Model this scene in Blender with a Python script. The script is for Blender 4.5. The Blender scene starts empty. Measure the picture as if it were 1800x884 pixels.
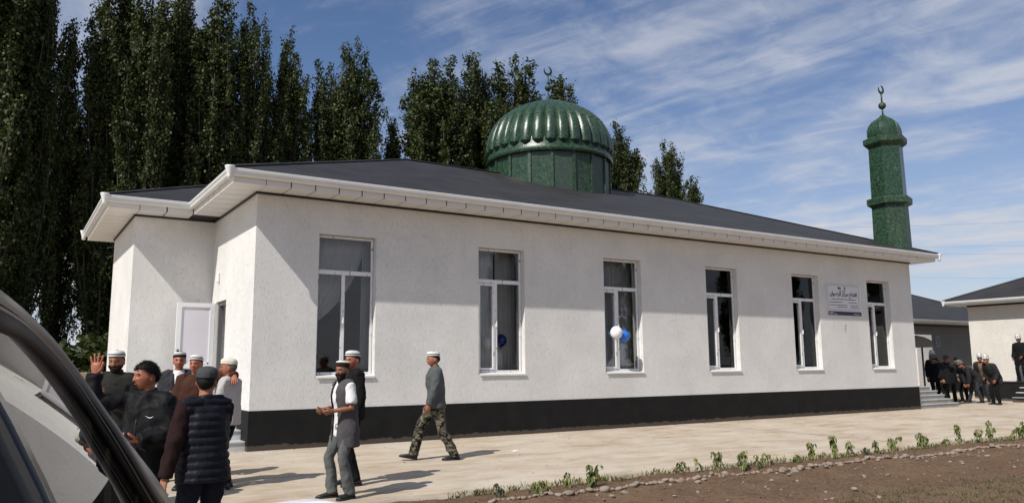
import bpy, bmesh, math, random
import numpy as np
from mathutils import Vector, Matrix, noise, Quaternion
R = math.radians
rnd = random.Random(7)
C = bpy.context.scene.collection
scene = bpy.context.scene

# ------------------------------------------------------------------ camera, sky, sun, exposure
CAM = Vector((-3.6225, -14.2639, 1.4535))
cr, cu, cf = ((0.84385, -0.53653, -0.00734), (-0.07047, -0.12438, 0.98973), (0.53193, 0.83467, 0.14276))
cam_data = bpy.data.cameras.new('camera')
cam_data.sensor_width = 36.0
cam_data.lens = 1382.41 / 1800 * 36
cam_data.clip_start = 0.05
cam_data.clip_end = 5000
cam = bpy.data.objects.new('camera', cam_data)
C.objects.link(cam)
m3 = Matrix((cr, cu, (-cf[0], -cf[1], -cf[2]))).transposed()
cam.matrix_world = Matrix.Translation(CAM) @ m3.to_4x4()
scene.camera = cam

SUN = Vector((-1.95, -0.70, 2.20)).normalized()          # towards the sun
world = bpy.data.worlds.new('World')
scene.world = world
world.use_nodes = True
wn, wl = world.node_tree.nodes, world.node_tree.links
for n in list(wn): wn.remove(n)
w_out = wn.new('ShaderNodeOutputWorld')
w_bg = wn.new('ShaderNodeBackground'); w_bg.inputs['Strength'].default_value = 0.082
w_sky = wn.new('ShaderNodeTexSky'); w_sky.sky_type = 'NISHITA'; w_sky.sun_disc = False
w_sky.sun_elevation = math.asin(SUN.z); w_sky.sun_rotation = math.atan2(SUN.x, SUN.y)
w_sky.air_density = 1.0; w_sky.dust_density = 0.4; w_sky.ozone_density = 2.5
# thin streaky cirrus, laid on a plane high above and seen in perspective
w_tc = wn.new('ShaderNodeTexCoord'); w_sep = wn.new('ShaderNodeSeparateXYZ')
wl.new(w_tc.outputs['Generated'], w_sep.inputs[0])
def wmath(op, a, b=None, clamp=False):
    n = wn.new('ShaderNodeMath'); n.operation = op; n.use_clamp = clamp
    for i, v in enumerate((a, b)):
        if v is None: continue
        if isinstance(v, (int, float)): n.inputs[i].default_value = v
        else: wl.new(v, n.inputs[i])
    return n.outputs[0]
zz = wmath('MAXIMUM', wmath('ADD', w_sep.outputs[2], 0.10), 0.02)
w_cmb = wn.new('ShaderNodeCombineXYZ')
wl.new(wmath('DIVIDE', w_sep.outputs[0], zz), w_cmb.inputs[0])
wl.new(wmath('DIVIDE', w_sep.outputs[1], zz), w_cmb.inputs[1])
def wnoise(rot, sc, loc, scale, detail, rough, dist):
    mp = wn.new('ShaderNodeMapping'); mp.vector_type = 'TEXTURE'; mp.inputs['Rotation'].default_value = (0, 0, rot)
    mp.inputs['Scale'].default_value = sc; mp.inputs['Location'].default_value = loc
    wl.new(w_cmb.outputs[0], mp.inputs[0])
    t = wn.new('ShaderNodeTexNoise'); t.inputs['Scale'].default_value = scale; t.inputs['Detail'].default_value = detail
    t.inputs['Roughness'].default_value = rough; t.inputs['Distortion'].default_value = dist
    wl.new(mp.outputs[0], t.inputs['Vector']); return t.outputs['Fac']
def wramp(v, a, b):
    n = wn.new('ShaderNodeMapRange'); n.interpolation_type = 'SMOOTHSTEP'
    n.inputs['From Min'].default_value = a; n.inputs['From Max'].default_value = b
    wl.new(v, n.inputs['Value']); return n.outputs[0]
big = wnoise(R(100), (1.6, 1.0, 1), (3.1, 0.4, 0), 0.75, 4, 0.5, 0.4)
streak = wnoise(R(106), (2.2, 0.62, 1), (0.7, 2.2, 0), 1.5, 9, 0.62, 0.8)
puff = wnoise(R(10), (1, 1, 1), (5.0, 1.0, 0), 4.5, 8, 0.6, 0.5)
cov = wmath('ADD', wmath('MULTIPLY', big, 0.62), wmath('ADD', wmath('MULTIPLY', streak, 0.40), wmath('MULTIPLY', puff, 0.28)))
cl = wramp(cov, 0.54, 0.80)
lowhaze = wramp(w_sep.outputs[2], 0.40, 0.0)
cl = wmath('ADD', wmath('MULTIPLY', cl, 0.86), wmath('MULTIPLY', lowhaze, 0.42), True)
w_mix = wn.new('ShaderNodeMixRGB'); w_mix.inputs[2].default_value = (7.4, 7.7, 8.5, 1)
wl.new(cl, w_mix.inputs[0])
w_tint = wn.new('ShaderNodeMixRGB'); w_tint.blend_type = 'MULTIPLY'; w_tint.inputs[0].default_value = 1
w_tint.inputs[2].default_value = (1.0, 1.06, 1.22, 1)
wl.new(w_sky.outputs[0], w_tint.inputs[1]); wl.new(w_tint.outputs[0], w_mix.inputs[1])
wl.new(w_mix.outputs[0], w_bg.inputs['Color']); wl.new(w_bg.outputs[0], w_out.inputs['Surface'])

sun_data = bpy.data.lights.new('sun', 'SUN'); sun_data.energy = 4.7; sun_data.angle = R(0.53)
sun_data.color = (1.0, 0.96, 0.90)
sun = bpy.data.objects.new('sun', sun_data); C.objects.link(sun)
sun.rotation_euler = (-SUN).to_track_quat('-Z', 'Y').to_euler(); sun.location = (-30, -20, 40)
vs = scene.view_settings
vs.view_transform = 'Standard'; vs.look = 'None'; vs.exposure = 0.0; vs.gamma = 1.0; vs.use_curve_mapping = False

# ------------------------------------------------------------------ helpers
def gz(y):
    """the yard falls gently away from the mosque"""
    return -0.025 * min(max(-y, 0.0), 8.0)

class MB:
    def __init__(s): s.v, s.f, s.m = [], [], []
    def add(s, vs, fs, mi=0):
        o = len(s.v); s.v += [tuple(v) for v in vs]; s.f += [[i + o for i in f] for f in fs]; s.m += [mi] * len(fs); return s
    def box(s, x0, x1, y0, y1, z0, z1, mi=0):
        v = [(x, y, z) for x in (x0, x1) for y in (y0, y1) for z in (z0, z1)]
        return s.add(v, [(0, 1, 3, 2), (4, 6, 7, 5), (0, 4, 5, 1), (2, 3, 7, 6), (0, 2, 6, 4), (1, 5, 7, 3)], mi)
    def rings(s, rings, mi=0, caps=True, close=True):
        n = len(rings[0]); o = len(s.v)
        for r in rings: s.v += [tuple(p) for p in r]
        fs = []
        for i in range(len(rings) - 1):
            for j in range(n if close else n - 1):
                k = (j + 1) % n
                fs.append((o + i * n + j, o + i * n + k, o + (i + 1) * n + k, o + (i + 1) * n + j))
        if caps and close:
            fs.append(tuple(o + j for j in reversed(range(n)))); e = o + (len(rings) - 1) * n
            fs.append(tuple(e + j for j in range(n)))
        s.f += [list(f) for f in fs]; s.m += [mi] * len(fs); return s
    def tube(s, pts, rx, ry=None, ref=(1, 0, 0), n=10, mi=0, caps=True):
        """swept ellipse; rx along ref-ish lateral axis, ry across"""
        pts = [Vector(p) for p in pts]; N = len(pts)
        if not hasattr(rx, '__len__'): rx = [rx] * N
        ry = rx if ry is None else ([ry] * N if not hasattr(ry, '__len__') else ry)
        refs = ref if isinstance(ref, list) else [ref] * N
        rr = []
        for i, p in enumerate(pts):
            t = (pts[min(i + 1, N - 1)] - pts[max(i - 1, 0)]).normalized()
            a = Vector(refs[i]); a = a - t * a.dot(t)
            if a.length < 1e-3: a = t.orthogonal()
            a.normalize(); b = t.cross(a)
            rr.append([p + a * (rx[i] * math.cos(2 * math.pi * j / n)) + b * (ry[i] * math.sin(2 * math.pi * j / n)) for j in range(n)])
        return s.rings(rr, mi, caps)
    def lathe(s, prof, c=(0, 0, 0), n=24, sx=1, sy=1, mi=0, ph=0.0, caps=True):
        return s.rings([[(c[0] + r * sx * math.cos(ph + 2 * math.pi * j / n), c[1] + r * sy * math.sin(ph + 2 * math.pi * j / n), c[2] + z) for j in range(n)] for r, z in prof], mi, caps)
    def ball(s, c, r, sx=1, sy=1, sz=1, n=12, mi=0):
        k = max(4, n // 2)
        return s.lathe([(max(1e-4, r * math.sin(math.pi * i / k)), -r * sz * math.cos(math.pi * i / k)) for i in range(k + 1)], c, n, sx, sy, mi)
    def mesh(s, name, mats, smooth=False):
        me = bpy.data.meshes.new(name); me.from_pydata(s.v, [], s.f)
        for m in (mats if isinstance(mats, (list, tuple)) else [mats]): me.materials.append(m)
        if any(s.m): me.polygons.foreach_set('material_index', s.m)
        if smooth: me.polygons.foreach_set('use_smooth', [True] * len(me.polygons))
        me.update(); return me
    def build(s, name, mats, parent=None, smooth=False, loc=None, bevel=0):
        return link(name, s.mesh(name, mats, smooth), parent, loc, bevel)

def link(name, me, parent=None, loc=None, bevel=0):
    o = bpy.data.objects.new(name, me); C.objects.link(o)
    if parent: o.parent = parent
    if loc is not None: o.location = loc
    if bevel:
        b = o.modifiers.new('bevel', 'BEVEL'); b.width = bevel; b.segments = 2; b.limit_method = 'ANGLE'
    return o
def tag(o, label=None, cat=None, group=None, kind=None):
    if label: o['label'] = label
    if cat: o['category'] = cat
    if group: o['group'] = group
    if kind: o['kind'] = kind
    return o
def thing(name, label, cat, loc=(0, 0, 0), rz=0, group=None):
    o = bpy.data.objects.new(name, None); C.objects.link(o); o.empty_display_size = 0.1
    o.location = loc; o.rotation_euler = (0, 0, rz)
    return tag(o, label, cat, group)
def smooth_by_angle(o, a=40):
    me = o.data
    me.polygons.foreach_set('use_smooth', [True] * len(me.polygons))
    me.set_sharp_from_angle(angle=R(a))
    return o

# ------------------------------------------------------------------ materials
class NT:
    def __init__(s, name):
        s.mat = bpy.data.materials.new(name); s.mat.use_nodes = True
        s.n, s.l = s.mat.node_tree.nodes, s.mat.node_tree.links
        s.b = s.n['Principled BSDF']; s.tc = s.n.new('ShaderNodeTexCoord'); s.bumps = None
    def inp(s, name, v):
        if isinstance(v, (int, float, tuple)): s.b.inputs[name].default_value = (*v, 1) if (isinstance(v, tuple) and s.b.inputs[name].type == 'RGBA') else v
        else: s.l.new(v, s.b.inputs[name])
    def map(s, scale=(1, 1, 1), rot=(0, 0, 0), src='Object'):
        m = s.n.new('ShaderNodeMapping'); m.inputs['Scale'].default_value = scale; m.inputs['Rotation'].default_value = rot
        s.l.new(s.tc.outputs[src], m.inputs[0]); return m.outputs[0]
    def noise(s, scale, detail=4, rough=0.55, dist=0, vec=None):
        t = s.n.new('ShaderNodeTexNoise'); t.inputs['Scale'].default_value = scale; t.inputs['Detail'].default_value = detail
        t.inputs['Roughness'].default_value = rough; t.inputs['Distortion'].default_value = dist
        s.l.new(vec if vec is not None else s.tc.outputs['Object'], t.inputs['Vector']); return t.outputs['Fac']
    def voro(s, scale, vec=None, feature='F1', out='Distance', rand=1.0):
        t = s.n.new('ShaderNodeTexVoronoi'); t.feature = feature; t.inputs['Scale'].default_value = scale; t.inputs['Randomness'].default_value = rand
        s.l.new(vec if vec is not None else s.tc.outputs['Object'], t.inputs['Vector']); return t.outputs[out]
    def wave(s, scale, vec=None, dist=0, axis='X', prof='SIN'):
        t = s.n.new('ShaderNodeTexWave'); t.bands_direction = axis; t.wave_profile = prof; t.inputs['Scale'].default_value = scale
        t.inputs['Distortion'].default_value = dist
        s.l.new(vec if vec is not None else s.tc.outputs['Object'], t.inputs['Vector']); return t.outputs['Fac']
    def ramp(s, fac, stops):
        r = s.n.new('ShaderNodeValToRGB'); e = r.color_ramp.elements
        while len(e) < len(stops): e.new(0.5)
        for k, (p, c) in zip(e, stops): k.position = p; k.color = (c, c, c, 1) if isinstance(c, (int, float)) else (*c, 1)
        s.l.new(fac, r.inputs[0]); return r.outputs[0]
    def mix(s, fac, a, b, mode='MIX'):
        m = s.n.new('ShaderNodeMixRGB'); m.blend_type = mode
        for i, v in enumerate((fac, a, b)):
            if isinstance(v, (int, float)): m.inputs[i].default_value = v if i == 0 else (v, v, v, 1)
            elif isinstance(v, tuple): m.inputs[i].default_value = (*v, 1)
            else: s.l.new(v, m.inputs[i])
        return m.outputs[0]
    def bump(s, h, strength=0.3, dist=0.01):
        b = s.n.new('ShaderNodeBump'); b.inputs['Strength'].default_value = strength; b.inputs['Distance'].default_value = dist
        s.l.new(h, b.inputs['Height'])
        if s.bumps is not None: s.l.new(s.bumps, b.inputs['Normal'])
        s.bumps = b.outputs[0]; s.l.new(s.bumps, s.b.inputs['Normal'])
    def node(s, t): return s.n.new(t)

def simple(name, col, rough=0.7, var=0.15, vscale=6, bump=0, bscale=60, metal=0, spec=0.5, bdist=0.004):
    t = NT(name); t.inp('Roughness', rough); t.inp('Metallic', metal); t.inp('Specular IOR Level', spec)
    if var:
        lo = tuple(c * (1 - var) for c in col); hi = tuple(min(1, c * (1 + var)) for c in col)
        t.inp('Base Color', t.ramp(t.noise(vscale, 5), [(0.3, lo), (0.7, hi)]))
    else: t.inp('Base Color', col)
    if bump: t.bump(t.noise(bscale, 4), bump, bdist)
    return t.mat

def mk_stucco(name, col):
    t = NT(name); t.inp('Roughness', 0.92); t.inp('Specular IOR Level', 0.25)
    n1 = t.noise(0.9, 5, 0.6); n2 = t.noise(1.0, 5, 0.6, 0.2, t.map((9, 9, 1.2)))
    groove = t.noise(1.0, 3, 0.55, 0.5, t.map((85, 85, 11)))
    gm = t.ramp(groove, [(0.56, 1.0), (0.66, 0.0)])
    lo = tuple(c * 0.86 for c in col)
    c = t.mix(t.ramp(n1, [(0.35, 0.0), (0.7, 1.0)]), lo, col)
    c = t.mix(t.ramp(n2, [(0.5, 0.0), (0.8, 0.35)]), c, tuple(x * 0.78 for x in col))
    c = t.mix(t.ramp(groove, [(0.57, 0.0), (0.70, 0.30)]), c, tuple(x * 0.55 for x in col))
    t.inp('Base Color', c)
    t.bump(gm, 0.55, 0.012); t.bump(t.noise(160, 3), 0.25, 0.004)
    return t.mat
M = {}
M['stucco'] = mk_stucco('white_stucco', (0.775, 0.76, 0.725))
M['stucco_warm'] = mk_stucco('cream_stucco', (0.74, 0.70, 0.63))
M['stucco_shade'] = mk_stucco('shade_toned_stucco', (0.22, 0.22, 0.215))  # shade on the back building's walls, put into the stucco colour
def mk_plinth():
    t = NT('black_plinth_paint'); t.inp('Roughness', 0.8); t.inp('Specular IOR Level', 0.2)
    c = t.ramp(t.noise(3, 5), [(0.3, (0.008, 0.008, 0.008)), (0.7, (0.014, 0.014, 0.0135))])
    sep = t.node('ShaderNodeSeparateXYZ'); t.l.new(t.tc.outputs['Object'], sep.inputs[0])
    ad = t.node('ShaderNodeMath'); ad.operation = 'MULTIPLY_ADD'; t.l.new(t.noise(5, 6, 0.7), ad.inputs[0]); ad.inputs[1].default_value = -0.16; t.l.new(sep.outputs[2], ad.inputs[2])
    c = t.mix(t.ramp(ad.outputs[0], [(-0.06, 0.45), (0.02, 0.0)]), c, (0.16, 0.13, 0.10))          # mud splashed up from the yard
    c = t.mix(t.ramp(t.noise(26, 6, 0.75), [(0.62, 0.0), (0.75, 0.25)]), c, (0.12, 0.10, 0.085)); t.inp('Base Color', c); t.bump(t.noise(40, 4), 0.4, 0.004); return t.mat
M['plinth'] = mk_plinth()
M['pvc'] = simple('white_pvc', (0.80, 0.80, 0.80), 0.32, 0.03, 3)
M['gutter'] = simple('white_gutter_metal', (0.74, 0.74, 0.72), 0.28, 0.05, 2)
M['soffit'] = simple('white_soffit_vinyl', (0.72, 0.70, 0.67), 0.4, 0.04, 2)
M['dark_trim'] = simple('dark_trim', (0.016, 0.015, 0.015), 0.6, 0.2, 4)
M['black'] = simple('black_rubber', (0.010, 0.010, 0.010), 0.55, 0.1, 5)
M['black_metal'] = simple('black_painted_metal', (0.014, 0.014, 0.015), 0.4, 0.2, 8)
M['lamp'] = simple('white_lamp_plastic', (0.8, 0.8, 0.78), 0.35, 0.02, 4)
M['curtain'] = simple('grey_curtain', (0.55, 0.55, 0.54), 0.9, 0.08, 4)
M['room'] = simple('room_plaster', (0.30, 0.29, 0.28), 0.9, 0.1, 2)
M['marble'] = simple('grey_white_step_tile', (0.52, 0.53, 0.53), 0.35, 0.10, 5)
M['tilegrey'] = simple('grey_step_tile', (0.30, 0.30, 0.30), 0.4, 0.12, 5)
M['adobe'] = simple('adobe_stone', (0.33, 0.25, 0.16), 0.95, 0.3, 7, 0.6, 25, bdist=0.02)

def mk_frame():
    t = NT('white_pvc_with_film'); t.inp('Roughness', 0.35)
    n = t.noise(1.0, 4, 0.7, 0.4, t.map((26, 26, 7)))
    t.inp('Base Color', t.mix(t.ramp(n, [(0.60, 0.0), (0.63, 0.85)]), (0.78, 0.78, 0.78), (0.10, 0.085, 0.075)))
    return t.mat
M['frame'] = mk_frame()
def mk_roof():
    t = NT('charcoal_metal_roof'); t.inp('Roughness', 0.55); t.inp('Specular IOR Level', 0.35)
    n = t.noise(1.2, 6, 0.6)
    t.inp('Base Color', t.ramp(n, [(0.3, (0.022, 0.021, 0.021)), (0.7, (0.040, 0.038, 0.038))]))
    g = t.node('ShaderNodeNewGeometry'); sep = t.node('ShaderNodeSeparateXYZ'); t.l.new(t.tc.outputs['Object'], sep.inputs[0])
    t.bump(t.wave(1.4, t.map((0, 0, 9.0)), 0.0, 'Z', 'SAW'), 0.55, 0.02)
    t.bump(t.noise(40, 3), 0.15, 0.005)
    return t.mat
M['roof'] = mk_roof()
def mk_green(name, rough=0.29):
    t = NT(name); t.inp('Roughness', rough); t.inp('Specular IOR Level', 0.55)
    n = t.noise(15, 7, 0.8, 1.2); n2 = t.noise(2.2, 4)
    c = t.ramp(n, [(0.40, (0.004, 0.014, 0.006)), (0.5, (0.015, 0.043, 0.020)), (0.59, (0.062, 0.115, 0.066))])
    c = t.mix(t.ramp(n2, [(0.4, 0.0), (0.75, 0.5)]), c, (0.012, 0.045, 0.02))
    t.inp('Base Color', c); t.bump(n, 0.6, 0.008); t.bump(t.noise(6, 3), 0.3, 0.015)
    return t.mat
M['green'] = mk_green('crinkled_green_sheet_metal')
M['green_dull'] = mk_green('dull_green_sheet_metal', 0.5)
def mk_greenpanel(i, col):
    t = NT('aged_green_panel'); t.inp('Roughness', 0.45)
    n = t.noise(30, 5, 0.65, 0.6); lo = tuple(c * 0.5 for c in col); hi = tuple(c * 1.7 for c in col)
    t.inp('Base Color', t.ramp(n, [(0.36, lo), (0.5, col), (0.64, hi)])); t.bump(n, 0.3, 0.006); return t.mat
M['greengrey'] = mk_greenpanel(0, (0.034, 0.058, 0.042))
def mk_glass(name, tint=0.55, rough=0.01, ior=1.5):
    m = bpy.data.materials.new(name); m.use_nodes = True; n, l = m.node_tree.nodes, m.node_tree.links
    for k in list(n): n.remove(k)
    o = n.new('ShaderNodeOutputMaterial'); mx = n.new('ShaderNodeMixShader'); tr = n.new('ShaderNodeBsdfTransparent'); gl = n.new('ShaderNodeBsdfGlossy')
    fr = n.new('ShaderNodeFresnel'); fr.inputs[0].default_value = ior; tr.inputs[0].default_value = (tint, tint, tint, 1); gl.inputs['Roughness'].default_value = rough
    l.new(fr.outputs[0], mx.inputs[0]); l.new(tr.outputs[0], mx.inputs[1]); l.new(gl.outputs[0], mx.inputs[2]); l.new(mx.outputs[0], o.inputs[0]); return m
M['glass'] = mk_glass('window_glass', 0.95)
M['carglass'] = mk_glass('tinted_car_glass', 0.03, 0.0, 2.3)

# ------------------------------------------------------------------ ground
def mk_concrete():
    t = NT('dusty_concrete'); t.inp('Roughness', 0.93); t.inp('Specular IOR Level', 0.2)
    a = t.noise(0.55, 6, 0.6); b = t.noise(1.0, 6, 0.65, 0.6, t.map((1.0, 2.6, 1), (0, 0, R(-8)))); d = t.noise(0.9, 5, 0.6, 1.0, t.map((1, 1.6, 1)))
    c = t.ramp(b, [(0.30, (0.31, 0.24, 0.168)), (0.52, (0.455, 0.375, 0.28)), (0.75, (0.54, 0.47, 0.375))])
    c = t.mix(t.ramp(a, [(0.42, 0.0), (0.72, 0.6)]), c, (0.55, 0.50, 0.43))
    c = t.mix(t.ramp(d, [(0.60, 0.0), (0.78, 0.5)]), c, (0.40, 0.27, 0.17))
    sp = t.ramp(t.noise(11, 7, 0.8), [(0.55, 0.0), (0.70, 0.55)])
    c = t.mix(sp, c, (0.28, 0.22, 0.16)); t.inp('Base Color', c)
    t.bump(b, 0.35, 0.02); t.bump(t.noise(35, 5), 0.45, 0.008); return t.mat
def mk_soil():
    t = NT('dry_brown_soil'); t.inp('Roughness', 0.97); t.inp('Specular IOR Level', 0.15)
    a = t.noise(1.6, 6, 0.6); b = t.noise(16, 6, 0.7); v = t.voro(38)
    c = t.ramp(b, [(0.3, (0.070, 0.042, 0.026)), (0.55, (0.145, 0.092, 0.057)), (0.75, (0.22, 0.152, 0.10))])
    c = t.mix(t.ramp(a, [(0.4, 0.0), (0.7, 0.55)]), c, (0.20, 0.132, 0.082))
    c = t.mix(t.ramp(v, [(0.05, 0.5), (0.22, 0.0)]), c, (0.27, 0.20, 0.145)); t.inp('Base Color', c)
    t.bump(b, 0.8, 0.03); t.bump(t.noise(60, 4), 0.5, 0.01); return t.mat
M['concrete'] = mk_concrete(); M['soil'] = mk_soil()
def sheet(name, xs, ys, zf, mat, label=None):
    v = [(x, y, zf(x, y)) for y in ys for x in xs]; n = len(xs)
    f = [(j * n + i, j * n + i + 1, (j + 1) * n + i + 1, (j + 1) * n + i) for j in range(len(ys) - 1) for i in range(n - 1)]
    o = MB().add(v, f).build(name, mat, smooth=True); return tag(o, kind='structure')
def n2(x, y, s=1.0, k=0): return noise.noise(Vector((x * s, y * s, k)))
def bed_edge(x): return -5.50 + 0.10 * n2(x, 0, 1.3) + 0.05 * n2(x, 0, 5) - 0.025 * max(0, x - 4)
# the wide earth, finer beside the yard where it is seen from close by
fx = [-600, -200, -60, -20, -6] + [x * 0.16 - 2 for x in range(0, 125)] + [19, 24, 40, 90, 250, 600]
fy = [-600, -150, -40, -16] + [-12 + i * 0.13 for i in range(0, 58)] + [-4.4, -3, -2, -1, 0, 8, 30, 90, 250, 600]
def earth_z(x, y):
    z = gz(y) - 0.02
    if -2 < x < 18 and -12 < y < -4.6:
        e = bed_edge(x)
        k = max(0.0, min(1.0, (e - y) / 0.25))
        z += k * (0.035 + 0.035 * n2(x, y, 2.2) + 0.03 * n2(x, y, 6.5, 3) + 0.012 * n2(x, y, 17, 5))
        k2 = max(0.0, min(1.0, (y + 6.45) / 0.2)) * k; z += 0.035 * k2 * (1 + n2(x, y, 4, 9))
    return z
ground = sheet('ground', fx, fy, earth_z, M['soil'])
# concrete yard with an uneven front edge
cx = [-45, -20, -8] + [x * 0.25 - 3 for x in range(0, 85)] + [19, 22, 30, 60]
MBc = MB(); ny = 9
for x in cx:
    e = bed_edge(x) if -3 < x < 18 else -5.5
    ys = [e + 0.04, e + 0.01, -4.6, -3, -2, -1, 0, 14, 60]
    for k, y in enumerate(ys): MBc.v.append((x, y, gz(y) + (-0.03 if k == 0 else 0.004)))
for i in range(len(cx) - 1):
    for k in range(ny - 1): MBc.f.append([i * ny + k, (i + 1) * ny + k, (i + 1) * ny + k + 1, i * ny + k + 1]); MBc.m.append(0)
# to the left the concrete runs on, ended at the car to cut bounced light
MBc.add([(-45, -9.6, -0.196), (-0.2, -9.6, -0.196), (-0.2, -8, -0.196), (-45, -8, -0.196)], [(0, 1, 2, 3)])
MBc.add([(-45, -8, -0.196), (-0.2, -8, -0.196), (-0.2, -5.3, gz(-5.3) + 0.0045), (-45, -5.3, gz(-5.3) + 0.0045)], [(0, 1, 2, 3)])
yard = tag(MBc.build('concrete_yard', M['concrete'], smooth=True), kind='structure')
# power line shadow across the slab, painted as a thin crooked dark strip
cp = [(10.0, -0.02), (10.25, -0.5), (10.5, -1.0), (10.72, -1.45), (10.95, -2.0), (11.15, -2.65), (11.2, -3.4), (11.3, -4.2), (11.36, -5.0)]
mb = MB()
for (a, b) in zip(cp, cp[1:]):
    d = (Vector(b) - Vector(a)).normalized(); nrm = Vector((-d.y, d.x)) * 0.011
    mb.add([(a[0] + nrm.x, a[1] + nrm.y, gz(a[1]) + 0.009), (a[0] - nrm.x, a[1] - nrm.y, gz(a[1]) + 0.009), (b[0] - nrm.x, b[1] - nrm.y, gz(b[1]) + 0.009), (b[0] + nrm.x, b[1] + nrm.y, gz(b[1]) + 0.009)], [(0, 1, 2, 3)])
mb.build('painted_wire_shadow', simple('wire_shadow_tone', (0.16, 0.13, 0.10), 0.9, 0.3, 5), yard)

# ------------------------------------------------------------------ the mosque
HP, HW, LX, DP, YR = 0.693, 4.647, 20.542, 10.66, 5.33
WZ0, WZ1, WW = 1.257, 3.937, 1.157
WXS = [1.168, 4.629, 8.0, 11.355, 14.731, 18.2]
DW, WGX, DW2 = 3.448, 1.585, 7.212
EF, EG = 0.555, 0.67              # fascia line and gutter line, out from the walls
ZE, ZR = 4.836, 7.135; KP = (ZR - ZE) / (YR + EG)
mosque = thing('mosque', 'long white stuccoed mosque with charcoal hip roof, green dome and green minaret', 'mosque')

mb = MB(); TH = 0.34
xb = [0] + [x for w in WXS for x in (w, w + WW)] + [LX]; zb = [HP, WZ0, WZ1, HW]
for i in range(len(xb) - 1):
    for k in range(3):
        if i % 2 == 1 and k == 1: continue
        a, b, c, d = xb[i], xb[i + 1], zb[k], zb[k + 1]
        mb.add([(a, 0, c), (b, 0, c), (b, 0, d), (a, 0, d)], [(0, 1, 2, 3)])
        mb.add([(a, TH, c), (b, TH, c), (b, TH, d), (a, TH, d)], [(3, 2, 1, 0)])
for w in WXS:
    a, b, c, d = w, w + WW, WZ0, WZ1
    for q in ([(a, 0, c), (a, TH, c), (a, TH, d), (a, 0, d)], [(b, 0, c), (b, 0, d), (b, TH, d), (b, TH, c)], [(a, 0, c), (b, 0, c), (b, TH, c), (a, TH, c)], [(a, 0, d), (a, TH, d), (b, TH, d), (b, 0, d)]):
        mb.add(q, [(0, 1, 2, 3)])
mb.build('wall', M['stucco'], mosque)
# entrance wall (the doorway opens in it), porch walls, far and right walls
DY0, DY1, DZ1 = 2.10, 3.02, 2.80
def wallx(x, y0, y1, hole=None):
    m = MB()
    ys = [y0, y1] if not hole else [y0, hole[0], hole[1], y1]
    for i in range(len(ys) - 1):
        z0 = hole[2] if (hole and i == 1) else HP
        m.add([(x, ys[i], z0), (x, ys[i], HW), (x, ys[i + 1], HW), (x, ys[i + 1], z0)], [(0, 1, 2, 3)])
    if hole:
        for y in hole[:2]: m.add([(x, y, HP), (x, y, hole[2]), (x + 0.32, y, hole[2]), (x + 0.32, y, HP)], [(0, 1, 2, 3)])
        m.add([(x, hole[0], hole[2]), (x, hole[1], hole[2]), (x + 0.32, hole[1], hole[2]), (x + 0.32, hole[0], hole[2])], [(0, 1, 2, 3)])
    m.build('wall', M['stucco'], mosque)
def wally(y, x0, x1):
    MB().add([(x0, y, HP), (x1, y, HP), (x1, y, HW), (x0, y, HW)], [(0, 1, 2, 3)]).build('wall', M['stucco'], mosque)
wallx(0, 0, DW, (DY0, DY1, DZ1)); wally(DW, -WGX, 0); wallx(-WGX, DW, DW2); wally(DW2, -WGX, 0); wallx(0, DW2, DP); wally(DP, 0, LX); wallx(LX, 0, DP)
# black plinth, a few mm proud of the stucco
pr = 0.012
mb = MB()
for (x0, x1, y0, y1) in [(-pr, LX + pr, -pr, 0.3), (LX - 0.3, LX + pr, 0.3, DP + pr), (-pr, 0.3, 0.3, DW - 0.2), (-WGX - pr, 0.3, DW - pr, DW + 0.3), (-WGX - pr, -WGX + 0.3, DW + 0.3, DW2 + pr), (-pr, 0.3, DW2 + pr, DP + pr), (0.3, LX - 0.3, DP - 0.3, DP + pr)]:
    mb.box(x0, x1, y0, y1, -0.08, HP)
mb.build('plinth', M['plinth'], mosque)
# prayer hall inside
m = MB(); m.box(0.36, LX - 0.36, 0.36, DP - 0.3, HP + 0.01, HW - 0.25)
m.f = [[i for i in reversed(f)] for f in m.f]
io = m.build('hall_interior', M['room'], mosque)
del_faces = [p.index for p in io.data.polygons if abs(p.normal.y) > 0.9 and p.center.y < 1]
bm = bmesh.new(); bm.from_mesh(io.data); bm.faces.ensure_lookup_table()
bmesh.ops.delete(bm, geom=[bm.faces[i] for i in del_faces], context='FACES_ONLY'); bm.to_mesh(io.data); bm.free()
MB().box(0.3, LX - 0.3, 0.35, DP - 0.31, HP - 0.1, HP).build('hall_floor', M['room'], mosque)

# windows: frame with transom and mullion, panes, sill, curtain
def window_frame_mesh(mull, sash):
    m = MB(); h = WZ1 - WZ0; b = 0.055; y0, y1 = 0.0, 0.07; tz = h * 0.735
    m.box(0.012, b, y0, y1, 0.045, h - 0.012); m.box(WW - b, WW - 0.012, y0, y1, 0.045, h - 0.012)
    m.box(b, WW - b, y0, y1, h - b, h - 0.0125); m.box(b, WW - b, y0, y1, 0.0455, b + 0.035)
    m.box(b, WW - b, y0 - 0.004, y1, tz - 0.04, tz + 0.04)
    m.box(mull - 0.034, mull + 0.034, y0 - 0.002, y1, b + 0.035, tz - 0.04)
    if sash:
        s = 0.045; x0, x1, z0, z1 = b + 0.008, mull - 0.042, b + 0.045, tz - 0.05
        m.box(x0, x0 + s, -0.018, 0.05, z0, z1); m.box(x1 - s, x1, -0.018, 0.05, z0, z1)
        m.box(x0 + s, x1 - s, -0.018, 0.05, z0, z0 + s); m.box(x0 + s, x1 - s, -0.018, 0.05, z1 - s, z1)
    return m.mesh('window_frame', M['frame'])
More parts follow.
